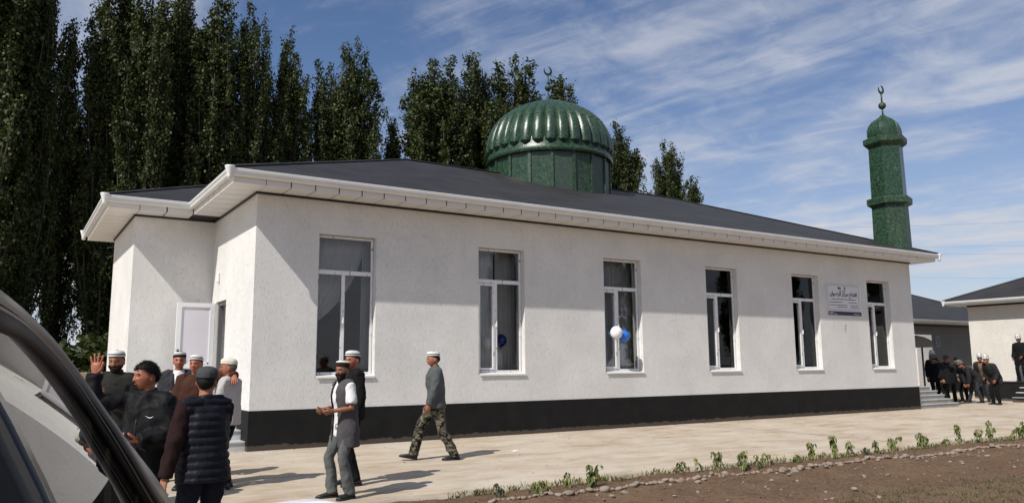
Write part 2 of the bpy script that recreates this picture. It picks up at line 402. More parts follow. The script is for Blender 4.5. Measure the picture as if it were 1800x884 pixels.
def curtain_mesh(x0, x1, seed, tied=False):
    m = MB(); nx, nz = 70, 26; h = WZ1 - WZ0 + 0.1; vs = []; rr = random.Random(seed); ph = rr.random() * 6
    for k in range(nz + 1):
        v = k / nz
        for i in range(nx + 1):
            u = i / nx
            if tied:
                tie = 0.66
                if v < tie:
                    q = v / tie; right = x1 + (x0 + 0.10 - x1) * (q ** 1.6); z = h * (1 - v) - 0.22 * u * math.sin(q * math.pi) * 0.8
                else:
                    q = (v - tie) / (1 - tie); right = x0 + 0.10 + 0.12 * math.sin(q * 2); z = h * (1 - v)
                x = x0 + (right - x0) * u; amp = 0.035
            else:
                x = x0 + (x1 - x0) * u; z = h * (1 - v); amp = 0.03
            y = amp * math.sin(u * 46 + ph + 1.2 * math.sin(v * 2 + u * 5)) * (0.6 + 0.4 * v) + 0.012 * noise.noise(Vector((u * 9, v * 3, seed)))
            vs.append((x, y, z))
    n = nx + 1
    m.add(vs, [(k * n + i, k * n + i + 1, (k + 1) * n + i + 1, (k + 1) * n + i) for k in range(nz) for i in range(nx)])
    return m.mesh('curtain', M['curtain'], True)
FY = 0.135
fm1, fm2 = window_frame_mesh(WW * 0.47, False), window_frame_mesh(WW * 0.43, True)
for i, w in enumerate(WXS):
    mull = WW * (0.47 if i == 0 else 0.43); h = WZ1 - WZ0; tz = h * 0.735
    wo = link('window', fm1 if i == 0 else fm2, mosque, (w, FY, WZ0))
    for (a, b, c, d) in ((0.055, WW - 0.055, tz + 0.04, h - 0.055), (0.055, mull - 0.034, 0.09, tz - 0.04), (mull + 0.034, WW - 0.055, 0.09, tz - 0.04)):
        MB().box(a, b, 0.028, 0.036, c, d).build('pane', M['glass'], wo)
    MB().add([(0.0, -FY - 0.03, -0.022), (WW, -FY - 0.03, -0.022), (WW, -FY - 0.03, 0.004), (0, -FY - 0.03, 0.004), (0, 0.0, 0.004), (WW, 0, 0.004), (0, 0, 0.044), (WW, 0, 0.044), (0, -FY - 0.025, 0.018), (WW, -FY - 0.025, 0.018)],
             [(0, 1, 2, 3), (3, 2, 9, 8), (8, 9, 7, 6)]).build('sill', M['stucco'], wo)
    if i == 0:
        cu_ = link('curtain', curtain_mesh(-0.15, WW * 0.95, 1, True), wo, (0, 0.30, -0.05))
        link('curtain', curtain_mesh(WW * 0.90, WW + 0.3, 2), wo, (0, 0.34, -0.05))
    else:
        link('curtain', curtain_mesh(-0.15, WW * 0.60, 3 + i), wo, (0, 0.42 if i == 1 else 0.26, -0.05))
        link('curtain', curtain_mesh(WW * 0.64, WW + 0.2, 13 + i), wo, (0, 0.42, -0.05))
    MB().box(mull - 0.012, mull + 0.012, -0.05, -0.0025, 1.0, 1.12).build('handle', M['pvc'], wo, bevel=0.004)

# the open entrance door: leaf swung out square to its wall
m = MB(); f = 0.09; W_, H_ = 0.74, DZ1 - HP - 0.05
for (a, b, c, d) in ((0, f, 0, H_), (W_ - f, W_, 0, H_), (f, W_ - f, H_ - f, H_), (f, W_ - f, 0, f + 0.05), (f, W_ - f, 0.72, 0.72 + f)): m.box(a, b, 0, 0.06, c, d)
door = m.build('door', M['pvc'], mosque, loc=(-W_ - 0.01, DY1 + 0.02, HP + 0.03))
MB().box(f, W_ - f, 0.02, 0.04, 0.72 + f, H_ - f).build('door_panel', simple('pale_lilac_panel', (0.72, 0.69, 0.74), 0.4, 0.03, 1), door)
MB().box(f, W_ - f, 0.02, 0.04, f + 0.05, 0.72).build('door_panel', bpy.data.materials['pale_lilac_panel'], door)
MB().box(0.03, 0.06, -0.05, 0.0, 0.95, 1.1).build('handle', M['black_metal'], door, bevel=0.008)
m = MB()
m.box(0.05, 0.13, DY0 + 0.004, DY0 + 0.07, HP, DZ1 - 0.005); m.box(0.05, 0.13, DY1 - 0.07, DY1 - 0.004, HP, DZ1 - 0.005); m.box(0.05, 0.13, DY0 + 0.07, DY1 - 0.07, DZ1 - 0.075, DZ1 - 0.005)
m.build('door_frame', simple('grey_door_frame', (0.13, 0.13, 0.13), 0.4, 0.1), mosque)
wlmp = MB().box(-0.055, 0, -0.045, 0.045, -0.11, 0.11).build('wall_lamp', M['lamp'], mosque, loc=(-0.001, 2.80, 3.31), bevel=0.02)

# eaves: soffit panels one by one, gutter, trim, roof
ZS = 4.615
walls = [(0, 0), (LX, 0), (LX, DP), (0, DP), (0, DW2), (-WGX, DW2), (-WGX, DW), (0, DW)]
def offset(poly, d):
    out = []; n = len(poly)
    for i in range(n):
        p, a, b = Vector(poly[i]), Vector(poly[i - 1]), Vector(poly[(i + 1) % n])
        t1, t2 = (p - a).normalized(), (b - p).normalized(); n1, n2_ = Vector((t1.y, -t1.x)), Vector((t2.y, -t2.x))
        out.append(p + (n1 + n2_) * d)
    return out
PW = 0.447
def panel_mesh(w):
    g = 0.011
    m = MB(); m.box(g, w - g, -EF, -EF + 0.018, ZS - 0.012, ZE - 0.03)
    m.box(g, w - g, -EF + 0.018, 0.0, ZS - 0.012, ZS); return m.mesh('soffit_panel', M['soffit'])
pm = panel_mesh(PW)
eave = MB()
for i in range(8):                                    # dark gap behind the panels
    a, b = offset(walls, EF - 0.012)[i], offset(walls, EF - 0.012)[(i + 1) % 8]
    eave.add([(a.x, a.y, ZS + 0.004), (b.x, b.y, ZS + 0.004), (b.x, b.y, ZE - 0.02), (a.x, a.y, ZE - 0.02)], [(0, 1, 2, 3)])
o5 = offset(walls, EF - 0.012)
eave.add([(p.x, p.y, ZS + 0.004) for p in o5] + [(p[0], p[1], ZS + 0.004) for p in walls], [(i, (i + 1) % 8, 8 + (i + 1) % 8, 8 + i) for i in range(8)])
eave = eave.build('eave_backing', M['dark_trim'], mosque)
def side(p0, p1, lo, hi):
    p0, p1 = Vector(p0), Vector(p1); d = (p1 - p0).normalized(); L_ = (p1 - p0).length; n = max(1, round((L_ - lo - hi) / PW)); w = (L_ - lo - hi) / n
    ang = math.atan2(d.y, d.x)
    for k in range(n):
        o = link('soffit_panel', pm, eave); q = p0 + d * (lo + k * w); o.location = (q.x, q.y, 0); o.rotation_euler = (0, 0, ang); o.scale = (w / PW, 1, 1)
for i in range(8):
    a, b = walls[i], walls[(i + 1) % 8]
    side(a, b, EF if i == 7 else 0, EF if i == 6 else 0)
cm = MB().box(-EF, 0.0, -EF, 0.0, ZS - 0.012, ZS)
cm.box(-EF, 0.0, -EF, -EF + 0.018, ZS, ZE - 0.03); cm.box(-EF, -EF + 0.018, -EF + 0.018, 0, ZS, ZE - 0.03)
cmm = cm.mesh('soffit_corner', M['soffit'])
for (x, y, a) in ((0, 0, 0), (LX, 0, 90), (LX, DP, 180), (0, DP, 270), (-WGX, DW2, 270), (-WGX, DW, 0)):
    o = link('soffit_panel', cmm, eave, (x, y, 0)); o.rotation_euler = (0, 0, R(a))
# gutter
prof = [(0.0, 0.018), (0.0, -0.10), (0.055, -0.118), (0.088, -0.095), (0.098, -0.05), (0.115, -0.03), (0.120, 0.012), (0.112, 0.018), (0.104, 0.012), (0.09, -0.04), (0.06, -0.10), (0.012, -0.09), (0.012, 0.018)]
g0 = [offset(walls, EF + 0.001 + d) for d, z in prof]
rr = [[(g0[k][i].x, g0[k][i].y, ZE - 0.02 + prof[k][1]) for k in range(len(prof))] for i in range(8)]; rr.append(rr[0])
gut = MB().rings(rr, caps=False).build('gutter', M['gutter'], mosque)
fun = MB().lathe([(0.03, -0.20), (0.042, -0.20), (0.044, -0.14), (0.05, -0.10), (0.085, 0.01), (0.088, 0.03), (0.07, 0.03)], n=14).mesh('outlet', M['gutter'], True)
for i in (0, 1, 5, 6):
    p = offset(walls, EF + 0.085)[i]; link('downpipe_outlet', fun, gut, (p.x, p.y, ZE - 0.01))
p = offset(walls, EF + 0.06)
# dark strip where soffit meets wall
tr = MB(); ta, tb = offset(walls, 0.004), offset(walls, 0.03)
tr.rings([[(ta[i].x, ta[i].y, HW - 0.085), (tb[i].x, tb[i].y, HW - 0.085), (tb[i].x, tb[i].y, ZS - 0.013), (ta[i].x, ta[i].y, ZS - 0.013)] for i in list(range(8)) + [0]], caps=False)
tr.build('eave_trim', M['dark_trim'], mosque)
# roof planes
e = EG - 0.03; z0 = ZE + 0.012
A, B_, C_, D_ = (-e, -e), (LX + e, -e), (LX + e, DP + e), (-e, DP + e); k0 = (e + YR)
r1, r2 = (-e + k0, YR, z0 + k0 * KP), (LX + e - k0, YR, z0 + k0 * KP)
m = MB(); T = 0.03
V = [(*A, z0), (*B_, z0), (*C_, z0), (*D_, z0), r1, r2]; V2 = [(x, y, z - T) for x, y, z in V]
m.add(V, [(0, 1, 5, 4), (1, 2, 5), (2, 3, 4, 5), (3, 0, 4)]); m.add(V2, [(4, 5, 1, 0), (5, 2, 1), (5, 4, 3, 2), (4, 0, 3)])
m.add(V[:4] + V2[:4], [(0, 4, 5, 1), (1, 5, 6, 2), (2, 6, 7, 3), (3, 7, 4, 0)])
roof = m.build('roof', M['roof'], mosque)
m = MB()
for a, b in (((*A, z0), r1), ((*B_, z0), r2), ((*C_, z0), r2), ((*D_, z0), r1), (r1, r2)):
    a, b = Vector(a) + Vector((0, 0, 0.004)), Vector(b) + Vector((0, 0, 0.004)); n = max(2, int((b - a).length / 1.9))
    for i in range(n):
        m2 = MB().tube([a.lerp(b, i / n), a.lerp(b, (i + 1) / n)], [0.085, 0.078], [0.03, 0.026], ref=(b - a).cross(Vector((0, 0, 1))), n=8)
        m2.build('ridge_cap', M['roof'], roof, smooth=False)
wy = (DW + DW2) / 2; hw_ = (DW2 - DW) / 2 + e; x0 = -WGX - e
ap = (x0 + hw_, wy, z0 + hw_ * KP); jn = (-e + hw_, wy, z0 + hw_ * KP)
V = [(x0, DW - e, z0 - 0.002), (x0, DW2 + e, z0 - 0.002), ap, jn, (-e, DW - e, z0 - 0.002), (-e, DW2 + e, z0 - 0.002)]
m = MB().add(V, [(0, 2, 1), (0, 4, 3, 2), (1, 2, 3, 5)]); m.add([(a, b, c - T) for a, b, c in V], [(1, 2, 0), (2, 3, 4, 0), (5, 3, 2, 1)])
m.add([V[0], V[1], V[5], V[4]] + [(a, b, c - T) for a, b, c in (V[0], V[1], V[5], V[4])], [(0, 1, 5, 4), (1, 2, 6, 5), (3, 0, 4, 7)])
proof = m.build('roof', M['roof'], mosque)
for a, b in ((V[0], ap), (V[1], ap), (ap, jn)):
    MB().tube([Vector(a), Vector(b)], 0.085, 0.03, ref=(Vector(b) - Vector(a)).cross(Vector((0, 0, 1))), n=8).build('ridge_cap', M['roof'], proof)

# dome on the ridge
DC = (LX / 2, YR)
def crescent(R0, T0, parent, loc, mat, name='crescent', gap=R(62), rot=R(118)):
    m = MB(); n = 22; out = []; inn = []
    for i in range(n + 1):
        a = gap / 2 + (2 * math.pi - gap) * i / n; out.append((R0 * math.cos(a), R0 * math.sin(a)))
    p0, p1 = Vector(out[0]), Vector(out[-1]); cx_ = p0.x - R0 * 0.02
    ri = math.hypot(p0.x - R0 * 0.30, p0.y)
    a0 = math.atan2(p0.y, p0.x - R0 * 0.30)
    for i in range(n + 1):
        a = a0 + (2 * math.pi - 2 * a0) * i / n; inn.append((R0 * 0.30 + ri * math.cos(a), ri * math.sin(a)))
    rings = []
    for (ox, oz), (ix, iz) in zip(out, inn):
        rings.append([(ox, -T0, oz), (ox, T0, oz), (ix, T0, iz), (ix, -T0, iz)])
    m.rings(rings)
    o = m.build(name, mat, parent, loc=loc); o.rotation_euler = (0, -rot, 0); return o
band = MB().lathe([(1.80, 7.58), (1.965, 7.60), (1.985, 7.66), (1.955, 7.70), (1.925, 7.80), (1.905, 7.95), (1.885, 8.05), (1.60, 8.15)], (0, 0, 0), 64)
dome = smooth_by_angle(band.build('dome', M['green'], mosque, loc=(DC[0], DC[1], 0)), 30)
NP = 18
pml = MB(); w = math.pi / NP; ri = 1.87
pml.add([(ri * math.cos(a), ri * math.sin(a), z) for z in (5.6, 7.60) for a in (-w, w)], [(0, 1, 3, 2)])
pan = [pml.mesh('drum_panel', M['green']), pml.mesh('drum_panel', M['greengrey']), pml.mesh('drum_panel', M['green_dull'])]
pil = MB().box(1.83, 1.905, -0.045, 0.045, 5.6, 7.60).mesh('drum_pilaster', M['green_dull'])
for k in range(NP):
    a = 2 * math.pi * (k + 0.35) / NP
    o = link('drum_panel', pan[1 if k in (12, 14) else (2 if k in (13, 15, 16) else 0)], dome); o.rotation_euler = (0, 0, a)
    o = link('drum_pilaster', pil, dome); o.rotation_euler = (0, 0, a + w)
NR = 32; rw = math.pi / NR
prof = [(0.0, 1.895), (0.15, 1.89), (0.30, 1.87), (0.50, 1.82), (0.75, 1.725), (0.97, 1.585), (1.15, 1.415), (1.31, 1.205), (1.44, 0.98), (1.55, 0.75), (1.64, 0.53), (1.71, 0.34), (1.78, 0.16), (1.82, 0.05)]
mr = MB(); rings = []
for (hz, r_) in prof:
    ring = []
    for j in range(7):
        u = -1 + j / 3; bulge = 0.115 * r_ / 1.88 * math.sqrt(max(0, 1 - u * u * 0.98)) + (-0.03 if abs(u) > 0.99 else 0)
        ring.append(((r_ + bulge) * math.cos(u * rw), (r_ + bulge) * math.sin(u * rw), 7.935 + hz))
    rings.append(ring)
mr.rings(rings, close=False)
tip = (1.915, 0, 7.775); base = rings[0]; mr.add(base + [tip], [(j + 1, j, 7) for j in range(6)])
ribm = mr.mesh('rib', M['green'], True); ribm.set_sharp_from_angle(angle=R(50))
smm = MB(); ring = []
for (hz, r_) in ((0.84, 1.672), (0.87, 1.653)):
    ring.append([((r_ + 0.006 + 0.115 * r_ / 1.88 * math.sqrt(max(0, 1 - u * u * 0.98))) * math.cos(u * rw), (r_ + 0.006 + 0.115 * r_ / 1.88 * math.sqrt(max(0, 1 - u * u * 0.98))) * math.sin(u * rw), 7.935 + hz) for u in [-1 + j / 3 for j in range(7)]])
smm.rings(ring, close=False); seam = smm.mesh('seam', M['green_dull'])
for k in range(NR):
    o = link('rib', ribm, dome); o.rotation_euler = (0, 0, 2 * math.pi * k / NR)
    o = link('seam', seam, dome); o.rotation_euler = (0, 0, 2 * math.pi * k / NR)
MB().lathe([(0.10, 9.70), (0.06, 9.76), (0.022, 9.80), (0.022, 10.05)], n=12).build('finial_rod', M['green_dull'], dome, smooth=True)
MB().ball((0, 0, 10.15), 0.108, n=20).build('finial_ball', M['green_dull'], dome, smooth=True)
MB().lathe([(0.03, 10.25), (0.022, 10.34), (0.022, 10.56)], n=10).build('finial_rod', M['green_dull'], dome, smooth=True)
crescent(0.155, 0.015, dome, (0, 0, 10.70), M['green_dull'])

# minaret at the front right corner, hexagonal
mc = (19.90, 0.095); PH = R(19.3)
def hexm(prof): return MB().lathe(prof, (0, 0, 0), 6, ph=PH)
mina = hexm([(0.575, 4.9), (0.555, 6.42)]).build('minaret', M['green_dull'], mosque, loc=(mc[0], mc[1], 0))
hexm([(0.555, 6.36), (0.69, 6.42), (0.70, 6.58), (0.69, 6.62), (0.55, 6.66)]).build('ring', M['green_dull'], mina)
hexm([(0.545, 6.64), (0.525, 8.42)]).build('shaft', M['green'], mina)
hexm([(0.525, 8.30), (0.66, 8.40), (0.68, 8.44), (0.68, 8.58), (0.55, 8.64)]).build('ring', M['green_dull'], mina)
cap = [(0.50, 8.62), (0.525, 8.74), (0.515, 8.90), (0.46, 9.05), (0.36, 9.17), (0.24, 9.25), (0.13, 9.32), (0.05, 9.41), (0.02, 9.44)]
capr = [[((r_ * (1.0 if j % 2 == 0 else 0.955)) * math.cos(PH + math.pi * j / 6), (r_ * (1.0 if j % 2 == 0 else 0.955)) * math.sin(PH + math.pi * j / 6), z) for j in range(12)] for r_, z in cap]
smooth_by_angle(MB().rings(capr).build('cap', M['green'], mina), 22)
for j in range(6):
    a = PH + math.pi * j / 3
    MB().tube([((r_ + 0.006) * math.cos(a), (r_ + 0.006) * math.sin(a), z) for r_, z in cap[:-1]], 0.014, n=6).build('cap_seam', M['green_dull'], mina)
MB().tube([(0, 0, 9.40), (0, 0, 9.66)], 0.026, n=10).build('finial_rod', M['green_dull'], mina, smooth=True)
MB().ball((0, 0, 9.73), 0.118, n=20).build('finial_ball', M['green_dull'], mina, smooth=True)
MB().tube([(0, 0, 9.82), (0, 0, 10.16)], 0.026, n=10).build('finial_rod', M['green_dull'], mina, smooth=True)
crescent(0.145, 0.018, mina, (0, 0, 10.27), M['green_dull'])

# entrance steps along the left wall, tiled
def steps(name, label, origin, run, width, n, rise, tread, mat, rz, landing):
    t = thing(name, label, 'steps', origin, rz)
    for k in range(n):
        d = tread * k; z1_ = rise * (k + 1)
        last = k == n - 1
        MB().box(-width, 0, d + 0.02, (d + tread + 0.02) if not last else d + landing, 0 if True else 0, z1_ - 0.03).build('riser', M['marble'] if mat is None else mat, t)
        MB().box(-width - 0.015, 0.0 - 0.002, d, (d + tread + 0.018) if not last else d + landing, z1_ - 0.029, z1_).build('tread', M['marble'] if mat is None else mat, t, bevel=0.004)
    return t
steps('entrance_steps', 'pale grey tiled entrance steps against the black plinth by the open door', (-pr - 0.004, 0.10, 0), None, 1.50, 4, HP / 4, 0.33, None, 0, 2.20)

# ------------------------------------------------------------------ row of Lombardy poplars behind the mosque
def mk_leaf():
    m = bpy.data.materials.new('poplar_leaf'); m.use_nodes = True; n, l = m.node_tree.nodes, m.node_tree.links
    b = n['Principled BSDF']; b.inputs['Roughness'].default_value = 0.55; b.inputs['Specular IOR Level'].default_value = 0.22
    g = n.new('ShaderNodeNewGeometry'); r = n.new('ShaderNodeValToRGB'); e = r.color_ramp.elements
    e[0].color = (0.018, 0.028, 0.008, 1); e[1].color = (0.088, 0.106, 0.032, 1); e.new(0.6).color = (0.045, 0.062, 0.017, 1)
    l.new(g.outputs['Random Per Island'], r.inputs[0]); l.new(r.outputs[0], b.inputs['Base Color'])
    t = n.new('ShaderNodeBsdfTranslucent'); t.inputs[0].default_value = (0.06, 0.085, 0.012, 1)
    mx = n.new('ShaderNodeMixShader'); mx.inputs[0].default_value = 0.16
    l.new(b.outputs[0], mx.inputs[1]); l.new(t.outputs[0], mx.inputs[2]); l.new(mx.outputs[0], n['Material Output'].inputs[0]); return m
M['leaf'] = mk_leaf()
M['bark'] = simple('poplar_bark', (0.075, 0.062, 0.048), 0.95, 0.35, 5, 0.7, 14, bdist=0.03)

def poplar_meshes(seed, spread, nb=52, leaves=34000):
    """unit tree 17 m tall: trunk with upswept limbs, and a crown of leaf-sized faces in plumes along them"""
    rg = np.random.RandomState(seed); H = 17.0
    trunk = MB(); bend = rg.uniform(-0.25, 0.25, 2)
    tp = lambda z: np.array([bend[0] * math.sin(z / H * 3), bend[1] * math.sin(z / H * 2.2), z])
    zs = np.linspace(-0.3, H * 0.95, 16)
    trunk.tube([tp(z) for z in zs], [0.24 * (1 - z / H) ** 0.8 + 0.015 for z in np.clip(zs, 0, H)], n=8)
    plumes = []
    for i in range(nb):
        z0 = H * (0.03 + 0.74 * (i + rg.rand()) / nb); az = rg.rand() * 6.283
        q = rg.uniform(0.25, 1.0) ** 0.7; rb = spread * q * (1.0 - 0.45 * (z0 / H)) * (0.62 + 0.38 * min(1, z0 / H * 3)); L = H * rg.uniform(0.22, 0.42)
        top_ = H * (1.0 - 0.26 * (rb / spread) ** 1.3) - rg.uniform(0, 1.2); L = min(L, max(1.2, top_ - z0)); d = np.array([math.cos(az), math.sin(az), 0]); sway = rg.uniform(-0.3, 0.3, 2)
        ts = np.linspace(0, 1, 9)
        P = np.array([tp(z0) + d * rb * (1 - math.exp(-3.0 * t)) + np.array([sway[0] * t * t, sway[1] * t * t, L * t]) for t in ts])
        trunk.tube(P, [0.055 * (1 - 0.85 * t) * (1.1 - z0 / H) + 0.008 for t in ts], n=5)
        plumes.append((P, L, rg.uniform(0.42, 0.70) * (1.0 - 0.15 * z0 / H)))
    for i in range(9):                                   # the leaders that make the pointed top
        z0 = H * rg.uniform(0.45, 0.66); rb = spread * rg.uniform(0.05, 0.42); az = rg.rand() * 6.283; d = np.array([math.cos(az), math.sin(az), 0]); L = H * rg.uniform(0.86, 0.99) - z0; ts = np.linspace(0, 1, 9)
        P = np.array([tp(z0) + d * rb * (1 - math.exp(-2.2 * t)) + np.array([0, 0, L * t]) for t in ts]); trunk.tube(P, [0.05 * (1 - 0.85 * t) + 0.008 for t in ts], n=5); plumes.append((P, L, rg.uniform(0.42, 0.58)))
    ztop = np.linspace(H * 0.72, H, 9); plumes.append((np.array([tp(z) for z in ztop]), H * 0.28, 0.34))
    w = np.array([p[1] * p[2] for p in plumes]); w /= w.sum(); cen = []; axs = []
    for (P, L, rad), k in zip(plumes, rg.multinomial(leaves, w)):
        # leaves sit in small tufts round the limb
        nt = max(6, k // 18); tt = rg.rand(nt) ** 0.85; idx = tt * 8; i0 = np.clip(idx.astype(int), 0, 7); f = (idx - i0)[:, None]
        base = P[i0] * (1 - f) + P[i0 + 1] * f; pr_ = rad * np.clip(np.minimum(0.4 + tt * 2.0, 1.35 - 1.05 * tt), 0.10, 1)
        a = rg.rand(nt) * 6.283; rr = pr_ * np.sqrt(rg.rand(nt)); off = np.stack([np.cos(a) * rr, np.sin(a) * rr, rg.uniform(-0.2, 0.35, nt)], 1)
        tc = base + off; pick = rg.randint(0, nt, k); cen.append(tc[pick] + rg.normal(0, 0.10, (k, 3)) * np.array([1, 1, 1.3])); axs.append(base[pick])
    c = np.concatenate(cen); ax = np.concatenate(axs); n = len(c)
    out = c - ax; out[:, 2] *= 0.3; nr = out / (np.linalg.norm(out, axis=1, keepdims=True) + 1e-6) * 0.7 + rg.normal(0, 0.7, (n, 3)) + np.array([0, 0, 0.35])
    nr /= np.linalg.norm(nr, axis=1, keepdims=True); u = np.cross(nr, rg.normal(0, 1, (n, 3))); u /= np.linalg.norm(u, axis=1, keepdims=True); v = np.cross(nr, u)
    s = rg.uniform(0.038, 0.078, n)[:, None]; fold = nr * s * 0.35
    V = np.stack([c - u * s * 1.05, c - v * s * 0.85 + fold, c + u * s * 1.15, c + v * s * 0.85 + fold], 1).reshape(-1, 3)
    me = bpy.data.meshes.new('poplar_crown'); me.vertices.add(len(V)); me.vertices.foreach_set('co', V.astype(np.float32).ravel())
    me.loops.add(n * 4); me.loops.foreach_set('vertex_index', np.arange(n * 4, dtype=np.int32)); me.polygons.add(n)
    me.polygons.foreach_set('loop_start', np.arange(0, n * 4, 4, dtype=np.int32)); me.polygons.foreach_set('loop_total', np.full(n, 4, dtype=np.int32))
    me.materials.append(M['leaf']); me.update(); me.validate()
    return trunk.mesh('poplar_trunk', M['bark'], True), me
PV = [poplar_meshes(1, 2.2, 64, 60000), poplar_meshes(2, 2.4, 74, 66000), poplar_meshes(3, 1.9, 56, 54000), poplar_meshes(4, 2.7, 78, 70000), poplar_meshes(5, 2.3, 68, 62000)]
# x, y, height, variant, spin, widen, label
TREES = [
    (-5.0, 19.0, 18.8, 1, 10, 0.85, 'tall dark poplar at the left edge of the picture, its top cut off'),
    (-3.35, 19.8, 18.0, 3, 80, 0.62, 'dense dark poplar second from the left edge, top out of view'),
    (-0.70, 20.2, 18.2, 0, 150, 0.75, 'tall poplar rising above the far left corner of the porch roof'),
    (0.50, 19.4, 17.8, 4, 30, 0.72, 'dark poplar just right of the porch gutter corner, top out of view'),
    (1.80, 20.6, 18.4, 1, 210, 0.72, 'leafy poplar behind the notch between porch and main roof'),
    (2.98, 19.8, 17.9, 2, 300, 0.85, 'poplar left of the main roof corner, crown touching the picture top'),
    (4.68, 20.0, 17.6, 3, 120, 0.62, 'poplar with forked pointed top right above the main roof corner'),
    (6.42, 20.2, 16.8, 2, 40, 0.72, 'slim single poplar with narrow gap of sky on both sides'),
    (8.30, 20.6, 16.0, 4, 250, 0.78, 'poplar with blunt spread top, left half of the close pair'),
    (9.50, 20.0, 16.8, 0, 330, 0.85, 'poplar with the tall spike, right half of the close pair'),
    (11.7, 21.0, 13.6, 2, 200, 0.8, 'short thin poplar in the gap between the tall clumps'),
    (13.8, 20.0, 17.2, 4, 70, 1.1, 'poplar at the left end of the clump behind the dome'),
    (16.2, 20.4, 18.0, 3, 10, 1.0, 'tall poplar left of the dome crescent with double top'),
    (18.7, 20.2, 17.9, 0, 100, 1.15, 'poplar directly behind the dome finial'),
    (21.9, 20.4, 17.9, 1, 170, 1.1, 'poplar sloping down behind the right shoulder of the dome'),
    (26.0, 20.2, 15.6, 4, 290, 1.05, 'poplar standing alone just right of the dome'),
    (30.1, 20.4, 15.2, 3, 20, 0.95, 'last poplar of the row, farthest right, beside open sky'),
    (-2.05, 22.6, 13.4, 2, 140, 0.7, 'shorter poplar filling the gap left of the porch, sky above it'),
    (-7.6, 21.5, 18.0, 4, 60, 1.1, 'poplar barely seen at the left border behind the others'),
    (-0.4, 23.5, 17.0, 1, 200, 0.7, 'back row poplar filling the dark gap behind the porch corner'),
    (1.4, 23.8, 16.0, 3, 250, 0.8, 'back row poplar seen between trunks above the porch roof'),
    (-4.0, 23.4, 16.5, 0, 15, 0.8, 'back row poplar in the deep shade at far left'),
    (10.6, 23.0, 12.6, 0, 110, 0.9, 'low poplar tip showing behind the close pair, above the ridge'),
]
for (x, y, h, v, sp, wd, lab) in TREES:
    t = thing('poplar_tree', lab, 'tree', (x, y, -0.05), R(sp), 'poplars in a row behind the mosque'); s = h / 17.0
    t.scale = (s * wd, s * wd, s)
    link('trunk', PV[v][0], t); link('crown', PV[v][1], t)
# scrub under the trees
def shrub_mesh(seed, n=2600):
    rg = np.random.RandomState(seed); a = rg.rand(n) * 6.283; r_ = np.sqrt(rg.rand(n)); z = rg.rand(n)
    k = 1 - 0.5 * z; c = np.stack([np.cos(a) * r_ * k, np.sin(a) * r_ * k, z * 1.4 + 0.1 * rg.normal(size=n)], 1) + rg.normal(0, 0.07, (n, 3))
    nr = rg.normal(0, 1, (n, 3)) + np.array([0, 0, 0.6]); nr /= np.linalg.norm(nr, axis=1, keepdims=True)
    u = np.cross(nr, rg.normal(0, 1, (n, 3))); u /= np.linalg.norm(u, axis=1, keepdims=True); v = np.cross(nr, u); s = rg.uniform(0.04, 0.09, n)[:, None]
    V = np.stack([c - u * s, c - v * s * 0.8, c + u * s, c + v * s * 0.8], 1).reshape(-1, 3)
    return MB().add(V.tolist(), [(4 * i, 4 * i + 1, 4 * i + 2, 4 * i + 3) for i in range(n)]).mesh('scrub', M['leaf'])
sc = [shrub_mesh(1), shrub_mesh(2)]
stem = MB()
for i in range(7):
    a = i * 0.9; stem.tube([(0, 0, -0.1), (0.25 * math.cos(a), 0.25 * math.sin(a), 0.6), (0.45 * math.cos(a), 0.45 * math.sin(a), 1.2)], [0.03, 0.02, 0.008], n=5)
stem = stem.mesh('stems', M['bark'])
for i, (x, y, s, lab) in enumerate([(-9.0, 17.5, 1.9, 'dark bush under the poplars at the left border'), (-6.6, 17.0, 1.6, 'dark bush beside the leftmost poplar trunk'), (-4.4, 16.4, 1.8, 'bushy scrub just left of the adobe wall'), (-2.6, 16.8, 1.5, 'low scrub behind the adobe wall, left of the porch'), (-0.6, 17.0, 1.7, 'scrub behind the porch side wall')]):
    t = thing('scrub_bush', lab, 'bush', (x, y, -0.03), i * 1.3, 'scrub under the poplars'); t.scale = (s * 1.2, s * 1.2, s)
    link('stem', stem, t); link('foliage', sc[i % 2], t)
# low adobe wall
aw = thing('adobe_wall', 'low tan adobe wall at the left behind the waving man', 'wall', (-7.0, 12.4, 0))
for r_ in range(4):
    x = -6.0 + (0.0 if r_ % 2 == 0 else -0.3)
    while x < 6.6:
        w = rnd.uniform(0.5, 0.75); h = 0.35
        b = MB().box(0.006, w - 0.006, -0.17 + rnd.uniform(-.02, .02), 0.17, 0.005, h - 0.005 + (rnd.uniform(-.04, .03) if r_ == 3 else 0)).build('block', M['adobe'], aw, loc=(x, 0, r_ * h - 0.04), bevel=0.03)
        x += w

# poplars across the way, behind the viewer: the window panes mirror them
for i in range(9):
    t = thing('poplar_tree', 'poplar across the way, seen only as a dark reflection in the window panes', 'tree', (17 + i * 9.6 + rnd.uniform(-2, 2), -50 + rnd.uniform(-3, 3), -0.2), rnd.random() * 6, 'poplars mirrored in the windows'); s = rnd.uniform(0.8, 1.1)
    t.scale = (s * 1.35, s * 1.35, s); v = i % 5
    link('trunk', PV[v][0], t); link('crown', PV[v][1], t)

